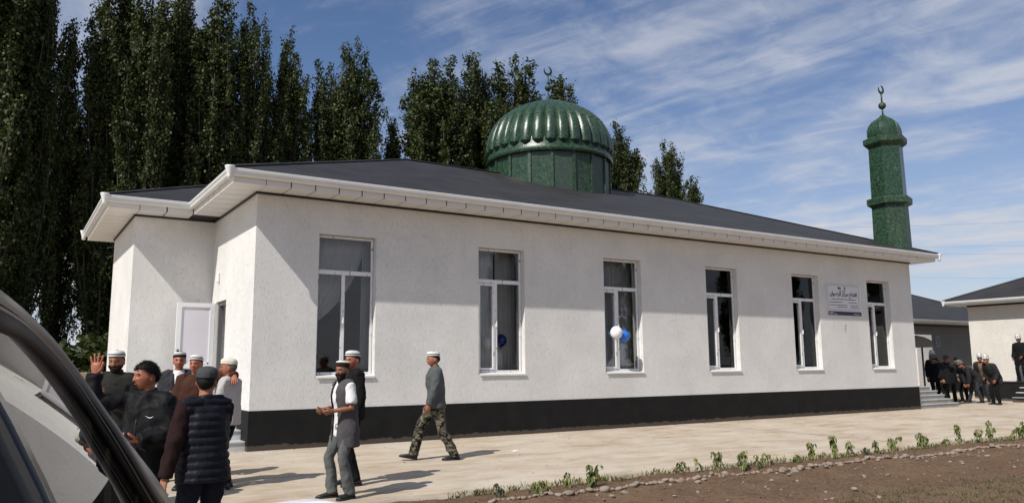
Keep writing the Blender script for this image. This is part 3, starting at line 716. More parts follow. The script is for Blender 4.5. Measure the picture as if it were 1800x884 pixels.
# ------------------------------------------------------------------ planting bed: stones, seedlings, rubble, turf
M['stone'] = simple('pale_field_stone', (0.22, 0.178, 0.138), 0.9, 0.35, 9, 0.4, 30)
M['stone2'] = simple('tan_field_stone', (0.27, 0.215, 0.165), 0.9, 0.3, 9, 0.4, 30)
M['stone3'] = simple('reddish_field_stone', (0.22, 0.15, 0.11), 0.9, 0.35, 9, 0.4, 30)
def stone_mesh(seed):
    bm = bmesh.new(); bmesh.ops.create_icosphere(bm, subdivisions=2, radius=1.0); rs = random.Random(seed); o = Vector((rs.random() * 50, 0, 0))
    for v in bm.verts:
        v.co *= 1 + 0.28 * noise.noise(v.co * 1.1 + o) + 0.08 * noise.noise(v.co * 3 + o)
    me = bpy.data.meshes.new('stone'); bm.to_mesh(me); bm.free(); me.materials.append((M['stone'], M['stone2'], M['stone3'], M['stone2'])[seed % 4])
    me.polygons.foreach_set('use_smooth', [True] * len(me.polygons)); return me
SM = [stone_mesh(i) for i in range(8)]
def place_stone(parent, x, y, r, flat=0.65, sink=0.55):
    o = link('stone', SM[rnd.randrange(8)], parent); z = earth_z(x, y)
    pl = parent.location if parent.type == 'EMPTY' else Vector((0, 0, 0))
    o.location = (x - pl.x, y - pl.y, z + r * flat * (1 - sink) - pl.z); o.rotation_euler = (rnd.uniform(-.3, .3), rnd.uniform(-.3, .3), rnd.random() * 6.28)
    o.scale = (r * rnd.uniform(0.9, 1.5), r * rnd.uniform(0.75, 1.0), r * flat); return o
border = thing('stone_border', 'crooked row of small pale stones edging the planting bed', 'stone border', (1.2, -6.25, 0))
x = 1.2; n = 0
while x < 15.5 and n < 290:
    r_ = rnd.uniform(0.022, 0.045) * (1.5 if rnd.random() < 0.12 else 1)
    y = -6.23 - 0.012 * max(0, x - 5) * 2.2 + 0.05 * math.sin(x * 1.7) + rnd.uniform(-0.025, 0.025)
    place_stone(border, x, y, r_); x += r_ * rnd.uniform(1.7, 2.5); n += 1
    if rnd.random() < 0.22: place_stone(border, x + rnd.uniform(-.05, .05), y - rnd.uniform(0.08, 0.16), r_ * 0.7)
for i in range(95):                                    # loose stones and rubble lying on the soil
    x, y = rnd.uniform(0.6, 13.5), -6.45 - abs(rnd.gauss(0, 1.0)) - (0 if i % 5 else 0.3)
    place_stone(ground, x, y, rnd.choice([0.012, 0.016, 0.02, 0.022, 0.028, 0.034]) * rnd.uniform(0.8, 1.3))
# crumbs of soil and straw, too small to count
m = MB()
for i in range(5200):
    x, y = rnd.uniform(0.3, 14.5), rnd.uniform(-9.8, -5.45)
    if y > bed_edge(x) + 0.05: continue
    z = earth_z(x, y); r_ = rnd.uniform(0.004, 0.017)
    p = [Vector((rnd.uniform(-1, 1), rnd.uniform(-1, 1), rnd.uniform(-.3, 1))).normalized() * r_ for _ in range(4)]
    m.add([(x + q.x, y + q.y, z + q.z + r_ * 0.4) for q in p], [(0, 1, 2), (0, 2, 3), (0, 3, 1), (1, 3, 2)], 0)
tag(m.build('soil_crumbs', M['soil']), 'brown crumbs of dry soil scattered over the planting bed', 'soil', kind='stuff')
m = MB()
for i in range(1500):
    x, y = rnd.uniform(0.6, 13), rnd.uniform(-9.2, -6.0); z = earth_z(x, y) + 0.008; a = rnd.random() * 3.14; l_ = rnd.uniform(0.02, 0.10); w = 0.0016
    c_, s_ = math.cos(a), math.sin(a); dz = rnd.uniform(-.006, .02)
    m.add([(x - c_ * l_ - s_ * w, y - s_ * l_ + c_ * w, z), (x - c_ * l_ + s_ * w, y - s_ * l_ - c_ * w, z), (x + c_ * l_, y + s_ * l_, z + dz)], [(0, 1, 2)])
tag(m.build('straw_litter', simple('dry_straw', (0.36, 0.27, 0.15), 0.9, 0.3, 20)), 'thin dry straw and twigs littering the bare soil', 'straw', kind='stuff')
# turf in the near right corner
gm = NT('turf_blade'); gi = gm.node('ShaderNodeNewGeometry')
gm.inp('Base Color', gm.ramp(gi.outputs['Random Per Island'], [(0.0, (0.045, 0.06, 0.012)), (0.6, (0.075, 0.095, 0.022)), (1.0, (0.16, 0.15, 0.06))])); gm.inp('Roughness', 0.7)
m = MB()
for i in range(17000):
    x, y = rnd.uniform(3.6, 12.5), rnd.uniform(-10.6, -7.75)
    lim = -8.0 - 0.10 * (x - 5.5) * 0.9 + 0.28 * n2(x, y, 1.1, 4) + 0.25 * n2(x, y, 3.3, 8) + rnd.gauss(0, 0.07)
    if x < 5.2: lim -= (5.2 - x) * 0.9
    if y > lim or n2(x, y, 2.1, 12) > 0.42: continue
    z = earth_z(x, y) - 0.004; a = rnd.random() * 6.28; h = rnd.uniform(0.018, 0.05); w = rnd.uniform(0.003, 0.006); dx, dy = math.cos(a), math.sin(a); l_ = rnd.uniform(0.2, 1.1) * h
    m.add([(x - dy * w, y + dx * w, z), (x + dy * w, y - dx * w, z), (x + dx * l_, y + dy * l_, z + h)], [(0, 1, 2)])
tag(m.build('turf', gm.mat), 'short green turf in the near right corner', 'grass', kind='stuff')
# wilted seedlings
lm = NT('seedling_leaf'); li = lm.node('ShaderNodeNewGeometry')
lm.inp('Base Color', lm.ramp(li.outputs['Random Per Island'], [(0.0, (0.05, 0.075, 0.014)), (0.5, (0.115, 0.14, 0.03)), (1.0, (0.20, 0.20, 0.055))])); lm.inp('Roughness', 0.6)
M['seed_leaf'] = lm.mat; M['seed_leaf_dark'] = simple('withered_leaf', (0.05, 0.052, 0.03), 0.8, 0.3, 20)
M['seed_stem'] = simple('seedling_stem', (0.10, 0.10, 0.04), 0.7, 0.2, 10)
def seedling(x, y, h, ns, seed, label, dark=False):
    t = thing('seedling', label, 'seedling', (x, y, earth_z(x, y)), 0, 'wilted seedlings along the bed'); rs = random.Random(seed); st, lf = MB(), MB()
    for s in range(ns):
        a = rs.random() * 6.28; bx, by = rs.uniform(-.05, .05), rs.uniform(-.04, .04); hh = h * rs.uniform(0.65, 1.05); ln = rs.uniform(0.03, 0.16) * h * 3
        pts = [Vector((bx + math.cos(a) * ln * (k / 5) ** 1.7, by + math.sin(a) * ln * (k / 5) ** 1.7, -0.03 + (hh + 0.03) * (k / 5) - (0.06 * hh if k == 5 else 0))) for k in range(6)]
        st.tube(pts, [0.006, 0.0055, 0.005, 0.004, 0.003, 0.002], n=5)
        for k in range(int(20 * hh / 0.3)):
            q = rs.uniform(0.3, 1.0); i0 = min(4, int(q * 5)); p = pts[i0].lerp(pts[i0 + 1], q * 5 - i0); b = rs.random() * 6.28
            out = Vector((math.cos(b), math.sin(b), 0)); l_ = rs.uniform(0.045, 0.095); w = l_ * rs.uniform(0.2, 0.34); sd = Vector((-out.y, out.x, 0))
            p1 = p + out * 0.02 + Vector((0, 0, 0.008)); pm_ = p1 + out * l_ * 0.35 + Vector((0, 0, -l_ * 0.35)); pe = p1 + out * l_ * 0.42 + Vector((0, 0, -l_ * 1.05))
            lf.add([p1, pm_ + sd * w, pe, pm_ - sd * w], [(0, 1, 2), (0, 2, 3)])
    st.build('stem', M['seed_stem'], t); lf.build('foliage', M['seed_leaf_dark'] if dark else M['seed_leaf'], t)
SD = [(1.25, -5.66, .16, 1, 'tiny dark seedling nearest the bottom centre', True), (1.45, -5.98, .20, 2, 'withered grey seedling at the near end of the bed', True), (1.85, -6.08, .17, 2, 'low dull seedling beside the first border stones', False),
      (2.15, -5.98, .20, 2, 'small drooping seedling left of the big near pair', False), (2.55, -5.9, .27, 2, 'leaning seedling, left of the big near pair', False), (2.85, -5.95, .36, 4, 'bushy drooping seedling, the largest near the bottom centre', False),
      (4.75, -5.62, .30, 2, 'seedling arching to the left over the concrete edge', False), (5.2, -5.66, .34, 1, 'thin upright seedling with a bare stem', False), (5.42, -5.72, .38, 2, 'tall seedling with umbrella like top', False),
      (5.75, -5.95, .36, 3, 'full seedling in the middle of the bed', False), (6.05, -5.98, .32, 2, 'seedling touching the middle clump', False), (6.35, -5.98, .26, 1, 'short seedling just right of the middle clump', False),
      (7.1, -5.86, .22, 2, 'low spreading seedling before the bright upright one', False), (7.4, -5.9, .36, 3, 'bright green seedling with broad leaves', False), (7.95, -5.92, .46, 3, 'tallest bright upright seedling of the bed', False),
      (8.3, -5.95, .34, 2, 'slender seedling leaning away beside the tallest one', False), (8.75, -6.0, .2, 2, 'dark low seedling near the middle right stones', True), (9.25, -5.85, .3, 2, 'seedling with hooked tip to the right of the gap', False),
      (9.6, -5.86, .38, 3, 'pale seedling with bushy top at mid right', False), (10.5, -5.9, .34, 5, 'round leafy seedling, dark green and dense', False), (11.2, -5.95, .24, 2, 'small seedling left of the twin spikes', False),
      (11.6, -5.98, .46, 2, 'tall twin spiked seedling towards the right', False), (12.25, -6.0, .32, 2, 'drooping seedling between the tall right ones', False), (12.6, -6.02, .5, 3, 'tall full seedling near the right edge', False),
      (13.4, -6.1, .3, 2, 'open seedling near the right edge with hanging leaves', False), (13.8, -6.1, .46, 3, 'bushy seedling second from the right edge', False), (14.6, -6.15, .34, 3, 'last seedling at the right edge of the picture', False)]
for i, (x, y, h, ns, lab, dk) in enumerate(SD): seedling(x, y, h * 0.86, ns, i, lab, dk)

# grit and scraps on the concrete
m = MB()
for i in range(1500):
    x = rnd.uniform(-4, 24); y = -rnd.random() ** 1.3 * 5.6 if rnd.random() < 0.75 else -0.05 - abs(rnd.gauss(0, 0.12))
    if y < bed_edge(x) + 0.1: continue
    z = gz(y) + 0.004; r_ = rnd.uniform(0.004, 0.013) * (1.8 if rnd.random() < 0.05 else 1)
    p = [Vector((rnd.uniform(-1, 1), rnd.uniform(-1, 1), rnd.uniform(-.2, .8))).normalized() * r_ for _ in range(4)]
    m.add([(x + q.x, y + q.y, z + q.z + r_ * 0.3) for q in p], [(0, 1, 2), (0, 2, 3), (0, 3, 1), (1, 3, 2)], 0 if rnd.random() < 0.8 else 1)
tag(m.build('grit', [M['soil'], M['stone2']]), 'grit and soil crumbs scattered on the concrete yard', 'grit', kind='stuff')
t = thing('paper_scrap', 'small white crumpled scrap on the concrete right of the walking man', 'litter', (4.05, -2.28, gz(-2.28) + 0.006))
MB().add([(-.07, -.01, .004), (-.02, .03, .02), (.03, -.02, .006), (.08, .01, .015), (0, -.04, .003)], [(0, 4, 1), (4, 2, 1), (2, 3, 1)]).build('paper', M['pvc'], t)

# ragged weeds and dry stalks all along the edge of the bed
m = MB(); md = MB()
for i in range(900):
    x = rnd.uniform(0.9, 15.0); y = bed_edge(x) - abs(rnd.gauss(0.06, 0.17))
    if n2(x, 0, 1.9, 21) < -0.12 + rnd.uniform(-.2, .2): continue
    z = earth_z(x, y) - 0.005; k = rnd.randint(2, 5); dry = rnd.random() < 0.45
    for q in range(k):
        a = rnd.random() * 6.28; h = rnd.uniform(0.03, 0.11); o_ = Vector((math.cos(a), math.sin(a), 0)); sd = Vector((-o_.y, o_.x, 0)) * rnd.uniform(0.003, 0.012); b_ = Vector((x, y, z)); t_ = b_ + o_ * h * rnd.uniform(0.3, 0.9) + Vector((0, 0, h)); mid = b_.lerp(t_, 0.55) + Vector((0, 0, h * 0.15))
        (md if dry else m).add([b_, mid + sd, t_, mid - sd], [(0, 1, 2, 3)])
tag(m.build('weeds', M['seed_leaf']), 'low ragged green weeds along the edge of the concrete', 'weeds', kind='stuff')
tag(md.build('dry_weeds', simple('dry_weed', (0.20, 0.15, 0.085), 0.9, 0.35, 15)), 'dry brown weed stalks along the edge of the bed', 'weeds', kind='stuff')

# ------------------------------------------------------------------ right-hand side: steps, canopy, two more buildings, wires
st = thing('side_steps', 'grey tiled steps below the black canopy at the right end wall', 'steps', (LX + pr + 0.004, -0.02, 0))
for k in range(5):
    w = 2.30 - k * 0.40; z1_ = 0.138 * (k + 1)
    MB().box(0, w - 0.015, 0.05 + 0.02, 2.75, z1_ - 0.138 if k else 0, z1_ - 0.028).build('riser', M['tilegrey'], st)
    MB().box(0, w, 0.05, 2.77, z1_ - 0.0275, z1_).build('tread', M['marble'], st, bevel=0.004)
cnp = thing('entrance_canopy', 'curved black sheet canopy on a post above the side steps', 'canopy', (LX + 0.02, 0.25, 0))
m = MB(); arc = [(0.0, 2.32), (0.5, 2.31), (0.95, 2.26), (1.3, 2.17), (1.55, 2.02), (1.62, 1.94)]
m.rings([[(x, 0, z) for x, z in arc] + [(x, 0, z - 0.03 if z > 1.95 else z - 0.005) for x, z in reversed(arc)], [(x, 2.2, z) for x, z in arc] + [(x, 2.2, z - 0.03 if z > 1.95 else z - 0.005) for x, z in reversed(arc)]])
m.build('canopy_sheet', M['black_metal'], cnp)
MB().add([(x, 0.004, z - 0.001) for x, z in arc] + [(1.62, 0.004, 1.93), (0, 0.004, 1.93)], [tuple(range(8))]).add([(x, 0.03, z - 0.001) for x, z in arc] + [(1.62, 0.03, 1.93), (0, 0.03, 1.93)], [tuple(reversed(range(8)))]).build('end_panel', M['black_metal'], cnp)
for y in (0.12, 2.1): MB().tube([(0.98, y, 0.55), (0.98, y, 2.24)], 0.03, n=8).build('post', M['black_metal'], cnp)

def hip_roof(parent, x0, x1, y0, y1, z, k, e=0.66):
    x0 -= e; x1 += e; y0 -= e; y1 += e; hx = min(x1 - x0, y1 - y0) / 2
    if x1 - x0 > y1 - y0: p, q = (x0 + hx, (y0 + y1) / 2, z + hx * k), (x1 - hx, (y0 + y1) / 2, z + hx * k); fs = [(0, 1, 5, 4), (1, 2, 5), (2, 3, 4, 5), (3, 0, 4)]
    else: p, q = ((x0 + x1) / 2, y0 + hx, z + hx * k), ((x0 + x1) / 2, y1 - hx, z + hx * k); fs = [(0, 1, 4), (1, 2, 5, 4), (2, 3, 5), (3, 0, 4, 5)]
    V = [(x0, y0, z), (x1, y0, z), (x1, y1, z), (x0, y1, z), p, q]
    r_ = MB().add(V, fs).add([(a, b, c - 0.03) for a, b, c in V[:4]], [(3, 2, 1, 0)]).add(V[:4] + [(a, b, c - 0.03) for a, b, c in V[:4]], [(0, 4, 5, 1), (1, 5, 6, 2), (2, 6, 7, 3), (3, 7, 4, 0)]).build('roof', M['roof'], parent)
    cor = V[:4]
    for c_ in cor:
        t_ = p if (Vector(c_) - Vector(p)).length < (Vector(c_) - Vector(q)).length else q
        MB().tube([c_, t_], 0.09, 0.035, ref=(Vector(t_) - Vector(c_)).cross(Vector((0, 0, 1))), n=8).build('ridge_cap', M['roof'], r_)
    MB().tube([p, q], 0.09, 0.035, ref=(1, 0, 0) if x1 - x0 < y1 - y0 else (0, 1, 0), n=8).build('ridge_cap', M['roof'], r_)
    # soffit, fascia and gutter
    MB().box(x0 + 0.10, x1 - 0.10, y0 + 0.10, y1 - 0.10, z - 0.20, z - 0.035).build('soffit', M['soffit'], r_)
    po = [Vector(p_) for p_ in ((x0 + .10, y0 + .10), (x1 - .10, y0 + .10), (x1 - .10, y1 - .10), (x0 + .10, y1 - .10))]
    pf = [(0.001, 0.0), (0.001, -0.10), (0.06, -0.115), (0.10, -0.06), (0.115, 0.0), (0.10, 0.0)]
    rs_ = [[(o_[i].x, o_[i].y, z - 0.03 + pf[k_][1]) for k_, o_ in enumerate([offset([tuple(v) for v in po], d) for d, _ in pf])] for i in (0, 1, 2, 3, 0)]
    g_ = MB().rings(rs_, caps=False).build('gutter', M['gutter'], parent)
    for i in range(4):
        p_ = offset([tuple(v) for v in po], 0.07)[i]; link('downpipe_outlet', fun, g_, (p_.x, p_.y, z - 0.02))
    return r_
# white building at the right edge, porch on its sunny side
bB = thing('white_building', 'white building at the right edge with dark roof and black plinth', 'building', (29.5, 2.95, 0))
bx1, by0 = 9.0, -11.0
MB().box(0, bx1, by0, 0, 0.69, 3.72).build('wall', M['stucco_warm'], bB)
MB().box(-0.012, bx1 + 0.012, by0 - 0.012, 0.012, -0.05, 0.69).build('plinth', M['plinth'], bB)
MB().box(-0.03, bx1 + 0.03, by0 - 0.03, 0.03, 3.66, 3.75).build('eave_trim', M['dark_trim'], bB)
hip_roof(bB, 0, bx1, by0, 0, 3.93, 0.40)
MB().box(-1.6, -0.014, -6.0, -1.5, 0, 0.66).build('porch', M['plinth'], bB)
MB().box(-1.62, -0.014, -6.02, -1.48, 0.661, 0.69).build('porch_slab', M['plinth'], bB, bevel=0.005)
for k in range(3):
    zt = 0.52 - 0.17 * k
    MB().box(-1.62 - 0.3 * (k + 1), -1.615 - 0.3 * k, -5.5, -2.6, 0, zt - 0.025).build('porch_riser', M['plinth'], bB)
    MB().box(-1.63 - 0.3 * (k + 1), -1.625 - 0.3 * k, -5.5, -2.6, zt - 0.0245, zt).build('porch_tread', M['marble'] if k < 2 else M['tilegrey'], bB)
# building farther back between them; dark grey walls stand in for shade
bC = thing('shade_painted_building', 'building with small windows behind the canopy, shade painted dark grey on its walls', 'building', (31.2, 6.6, 0))
MB().box(-5.0, 9, 0, 8, 0.5, 3.22).build('wall', M['stucco_shade'], bC)
MB().box(-5.012, 9.012, -0.012, 8.012, -0.05, 0.5).build('plinth', M['plinth'], bC)
MB().box(-5.03, 9.03, -0.03, 8.03, 3.12, 3.20).build('eave_trim', M['dark_trim'], bC)
hip_roof(bC, -5.0, 9, 0, 8, 3.42, 0.42)
MB().box(-2.1, -0.9, -1.6, -0.014, 0, 2.62).build('porch_wall', M['stucco'], bC)
wf = MB()
for (a, b, c, d) in ((0, .04, 0, .5), (.30, .34, 0, .5), (.04, .30, 0, .04), (.04, .30, .46, .5)): wf.box(a, b, -0.03, 0.03, c, d)
wf = wf.mesh('window', M['tilegrey'])
for x in (-0.85, 0.75, 2.2):
    o = link('window', wf, bC, (x, -0.01, 2.15)); MB().box(.04, .30, -0.016, -0.006, .04, .46).build('pane', M['glass'], o); MB().box(.05, .29, -0.0055, -0.0035, .05, .45).build('blind', M['dark_trim'], o)
# overhead wires and a far pylon
def wire(label, a, b, sag=0.5, r_=0.012):
    a, b = Vector(a), Vector(b); pts = [a.lerp(b, k / 16) - Vector((0, 0, sag * 4 * (k / 16) * (1 - k / 16))) for k in range(17)]
    tag(MB().tube(pts, r_, n=4).build('power_line', M['black_metal']), label, 'wire', 'overhead wires')
wire('highest overhead wire, crossing behind the minaret from the far pylon', (88.0, 98.0, 27.5), (190, 60, 32), 1.5, 0.012)
wire('overhead wire meeting the sky just right of the roof corner', (60, 40, 13.4), (110, 10, 14.2), 0.5, 0.006)
wire('overhead wire slightly lower than the one at the roof corner', (60, 40, 12.7), (110, 10, 13.3), 0.5, 0.006)
wire('lowest overhead wire just above the grey roof', (60, 40, 10.6), (110, 10, 10.2), 0.5, 0.006)
py = thing('lattice_pylon', 'tiny lattice pylon top showing over the roof slope', 'pylon', (88.0, 98.0, 0))
for sx in (-1, 1):
    for sy in (-1, 1): MB().tube([(sx * 2.2, sy * 2.2, 0), (sx * 0.6, sy * 0.6, 28.0)], 0.16, n=4).build('leg', M['black_metal'], py)
m = MB()
for k in range(14):
    z = 2 + k * 2.0; w = 2.2 - 1.6 * z / 28.0; w2 = 2.2 - 1.6 * (z + 2) / 28.0
    for (a, b) in (((-1, -1), (1, -1)), ((1, -1), (1, 1)), ((1, 1), (-1, 1)), ((-1, 1), (-1, -1))): m.tube([(a[0] * w, a[1] * w, z), (b[0] * w2, b[1] * w2, z + 2)], 0.09, n=4)
m.build('lattice', M['black_metal'], py)
MB().box(-1.6, 1.6, -0.15, 0.15, 27.6, 27.9).build('cross_arm', M['black_metal'], py)

# ------------------------------------------------------------------ opening-day banner sign and balloons
sg = thing('wall_sign', 'white opening notice board with Arabic heading and dark blue foot band', 'sign', (16.235, -0.022, 2.793))
MB().box(0, 1.61, 0, 0.02, 0, 0.925).build('board', simple('sign_print_white', (0.70, 0.70, 0.72), 0.5, 0.02, 2), sg)
M['ink'] = simple('sign_ink', (0.012, 0.012, 0.02), 0.6, 0); M['navy'] = simple('sign_navy', (0.022, 0.02, 0.075), 0.5, 0.05)
m = MB(); fr_ = 0.012
for (a, b, c, d) in ((0.03, 1.50, 0.895, 0.905), (0.03, 1.50, 0.185, 0.195), (0.03, 0.04, 0.195, 0.895), (1.49, 1.50, 0.195, 0.895)): m.box(a, b, -0.003, -0.0005, c, d)
m.build('border_line', simple('sign_grey_line', (0.25, 0.25, 0.27), 0.6, 0), sg)
MB().box(0.02, 1.58, -0.004, -0.0008, 0.025, 0.14).build('foot_band', M['navy'], sg)
def text(s, size, x, z, mat, parent, name='lettering', align='CENTER', bold=0.0):
    cu_ = bpy.data.curves.new(name, 'FONT'); cu_.body = s; cu_.size = size; cu_.align_x = align; cu_.offset = bold
    o = bpy.data.objects.new(name, cu_); C.objects.link(o); dg = bpy.context.evaluated_depsgraph_get()
    me = bpy.data.meshes.new_from_object(o.evaluated_get(dg)); bpy.data.objects.remove(o); me.materials.clear(); me.materials.append(mat)
    ob = link(name, me, parent, (x, -0.0045, z)); ob.rotation_euler = (R(90), 0, 0); return ob
def arabic(s):
    """presentation forms in visual order (the text engine does no joining)"""
    F = {'ا': ('\ufe8d', '\ufe8e', None, None), 'ف': ('\ufed1', '\ufed2', '\ufed3', '\ufed4'), 'ت': ('\ufe95', '\ufe96', '\ufe97', '\ufe98'), 'ح': ('\ufea1', '\ufea2', '\ufea3', '\ufea4'), 'م': ('\ufee1', '\ufee2', '\ufee3', '\ufee4'),
         'ر': ('\ufead', '\ufeae', None, None), 'ك': ('\ufed9', '\ufeda', '\ufedb', '\ufedc'), 'ز': ('\ufeaf', '\ufeb0', None, None), 'ل': ('\ufedd', '\ufede', '\ufedf', '\ufee0'), 'ض': ('\ufebd', '\ufebe', '\ufebf', '\ufec0'), 'و': ('\ufeed', '\ufeee', None, None), 'ن': ('\ufee5', '\ufee6', '\ufee7', '\ufee8')}
    out = []
    for w in s.split(' '):
        g = []
        for i, ch in enumerate(w):
            pv = i > 0 and F[w[i - 1]][2] is not None; nx = i < len(w) - 1 and F[ch][2] is not None
            g.append(F[ch][3] if pv and nx else F[ch][1] if pv else F[ch][2] if nx else F[ch][0])
        out.append(''.join(reversed(g)))
    return ' '.join(reversed(out))
text(arabic('افتتاح مركز الرضوان'), 0.165, 0.77, 0.60, M['ink'], sg, bold=0.004)
m = MB(); rs = random.Random(3)                          # lines of print too small to read
def printline(x0, x1, z, h):
    x = x0
    while x < x1:
        w = min(x1 - x, rs.uniform(0.03, 0.09)); m.box(x, x + w, -0.0032, -0.0006, z, z + h); x += w + rs.uniform(0.010, 0.02)
printline(0.18, 1.36, 0.485, 0.018); printline(0.08, 0.70, 0.40, 0.017); printline(1.0, 1.40, 0.40, 0.017); printline(0.08, 0.92, 0.315, 0.017); printline(1.06, 1.44, 0.315, 0.017)
printline(0.45, 0.92, 0.255, 0.017); printline(1.06, 1.44, 0.255, 0.017); printline(0.60, 0.90, 0.735, 0.012)
m.build('small_print', M['ink'], sg)
m = MB(); rs = random.Random(5)
def printline2(x0, x1, z, h):
    x = x0
    while x < x1: w = min(x1 - x, rs.uniform(0.03, 0.08)); m.box(x, x + w, -0.006, -0.0042, z, z + h); x += w + 0.014
printline2(0.06, 0.30, 0.095, 0.014); printline2(0.06, 0.22, 0.055, 0.018); printline2(0.27, 0.42, 0.055, 0.014); printline2(1.20, 1.50, 0.065, 0.014)
m.build('foot_print', M['lamp'], sg)
MB().box(0.52, 0.66, -0.0032, -0.0006, 0.79, 0.835).box(0.54, 0.56, -0.0032, -0.0006, 0.84, 0.87).box(0.585, 0.595, -0.0032, -0.0006, 0.838, 0.86).build('emblem', M['ink'], sg)
MB().lathe([(0.001, 0), (0.045, 0.0)], n=12).build('emblem', simple('sign_emblem_grey', (0.35, 0.35, 0.38), 0.6, 0), sg, loc=(0.84, -0.0035, 0.825)).rotation_euler = (R(90), 0, 0)
MB().tube([(17.0, -0.006, 2.36), (17.04, -0.007, 2.44), (17.02, -0.006, 2.50), (17.07, -0.007, 2.56)], 0.012, 0.004, n=6).build('scuff', simple('scuffed_plaster', (0.25, 0.24, 0.22), 0.9), mosque)
def balloon(label, loc, r_, col, rough=0.25):
    t = thing('balloon', label, 'balloon', loc, 0, 'balloons at the windows'); mt = simple('balloon_rubber', col, rough, 0.02, 2)
    MB().lathe([(0.002, r_ * 1.06), (r_ * .5, r_ * .92), (r_ * .86, r_ * .52), (r_, 0.02), (r_ * .93, -r_ * .42), (r_ * .68, -r_ * .78), (r_ * .3, -r_ * 1.05), (r_ * .1, -r_ * 1.17), (0.002, -r_ * 1.18)], n=24).build('skin', mt, t, smooth=True)
    MB().lathe([(0.012, 0.0), (0.02, -0.03), (0.004, -0.005)], (0, 0, -r_ * 1.16), 10).build('knot', mt, t)
    MB().tube([(0, 0, -r_ * 1.18), (0.01, 0.02, -r_ * 1.18 - 0.08), (-0.02, 0.06, -r_ * 1.18 - 0.16)], 0.002, n=4).build('string', M['pvc'], t)
balloon('white balloon tied outside the third window', (8.235, -0.13, 2.18), 0.145, (0.78, 0.78, 0.78))
balloon('blue balloon tied outside the third window', (8.515, -0.06, 2.11), 0.135, (0.02, 0.16, 0.62))
balloon('white balloon hanging behind the glass of the second window', (5.06, 0.335, 1.92), 0.14, (0.78, 0.78, 0.78))
balloon('blue balloon hanging behind the glass of the second window', (5.42, 0.40, 1.99), 0.13, (0.015, 0.05, 0.26))

# ------------------------------------------------------------------ people
def cloth(name, col, rough=0.85, var=0.12, bump=0.25):
    t = NT(name); t.inp('Roughness', rough); t.inp('Specular IOR Level', 0.10)
    lo = tuple(c * (1 - var) for c in col); hi = tuple(c * (1 + var) for c in col)
    t.inp('Base Color', t.ramp(t.noise(5, 4), [(0.3, lo), (0.7, hi)]))
    t.bump(t.noise(1.0, 3, 0.5, 0.8, t.map((14, 14, 7))), 0.45, 0.02); t.bump(t.noise(260, 2), bump, 0.002); return t.mat
def camo():
    t = NT('camouflage_cloth'); t.inp('Roughness', 0.9); t.inp('Specular IOR Level', 0.2)
    v = t.map((9, 9, 13)); a = t.noise(1, 2, 0.5, 0.8, v); b = t.noise(1.3, 2, 0.5, 0.6, t.map((11, 11, 17), (0.4, 0.2, 1)))
    c = t.mix(t.ramp(a, [(0.49, 0.0), (0.51, 1.0)]), (0.012, 0.011, 0.009), (0.060, 0.055, 0.041))
    c = t.mix(t.ramp(b, [(0.55, 0.0), (0.57, 1.0)]), c, (0.17, 0.145, 0.105)); t.inp('Base Color', c)
    t.bump(t.noise(9, 4), 0.4, 0.02); return t.mat
def skin_mat(name, col):
    t = NT(name); t.inp('Roughness', 0.5); t.inp('Specular IOR Level', 0.4); t.inp('Subsurface Weight', 0.08); t.inp('Subsurface Radius', (0.02, 0.008, 0.004))
    lo = (col[0] * 0.8, col[1] * 0.68, col[2] * 0.62); t.inp('Base Color', t.ramp(t.noise(16, 4), [(0.35, lo), (0.65, col)])); t.bump(t.noise(120, 3), 0.2, 0.002); return t.mat
SK = [skin_mat('tanned_skin', (0.36, 0.165, 0.095)), skin_mat('ruddy_skin', (0.38, 0.145, 0.085)), skin_mat('brown_skin', (0.27, 0.12, 0.07))]
M['hair'] = simple('black_hair', (0.008, 0.007, 0.006), 0.6, 0.3, 30, 0.5, 160, spec=0.2); M['grey_hair'] = simple('greying_hair', (0.10, 0.095, 0.09), 0.7, 0.5, 60, 0.5, 120)
M['eye'] = simple('dark_eye', (0.012, 0.008, 0.006), 0.2, 0); M['lip'] = simple('lip', (0.20, 0.065, 0.05), 0.5, 0); M['teeth'] = simple('teeth', (0.7, 0.66, 0.58), 0.4, 0)
M['felt'] = simple('white_felt', (0.62, 0.61, 0.58), 0.9, 0.06, 12, 0.2, 80); M['felt_grey'] = simple('grey_felt', (0.14, 0.14, 0.13), 0.9, 0.3, 40)
M['cap_black'] = cloth('black_cap_cloth', (0.014, 0.014, 0.015)); M['cap_grey'] = cloth('grey_cap_cloth', (0.055, 0.058, 0.06)); M['cap_brown'] = cloth('brown_cap_cloth', (0.035, 0.02, 0.016)); M['cap_cream'] = cloth('cream_crochet', (0.62, 0.58, 0.48))
M['shoe'] = simple('black_shoe_leather', (0.013, 0.012, 0.011), 0.45, 0.3, 20); M['sole'] = simple('dark_shoe_sole', (0.02, 0.02, 0.02), 0.8, 0.2)
def remesh(mb, vox, it=3):
    me = mb.mesh('tmp', []); o = bpy.data.objects.new('tmp', me); C.objects.link(o)
    r_ = o.modifiers.new('r', 'REMESH'); r_.mode = 'VOXEL'; r_.voxel_size = vox
    s_ = o.modifiers.new('s', 'SMOOTH'); s_.iterations = it; s_.factor = 0.5
    dg = bpy.context.evaluated_depsgraph_get(); out = bpy.data.meshes.new_from_object(o.evaluated_get(dg)); bpy.data.objects.remove(o); bpy.data.meshes.remove(me)
    return out
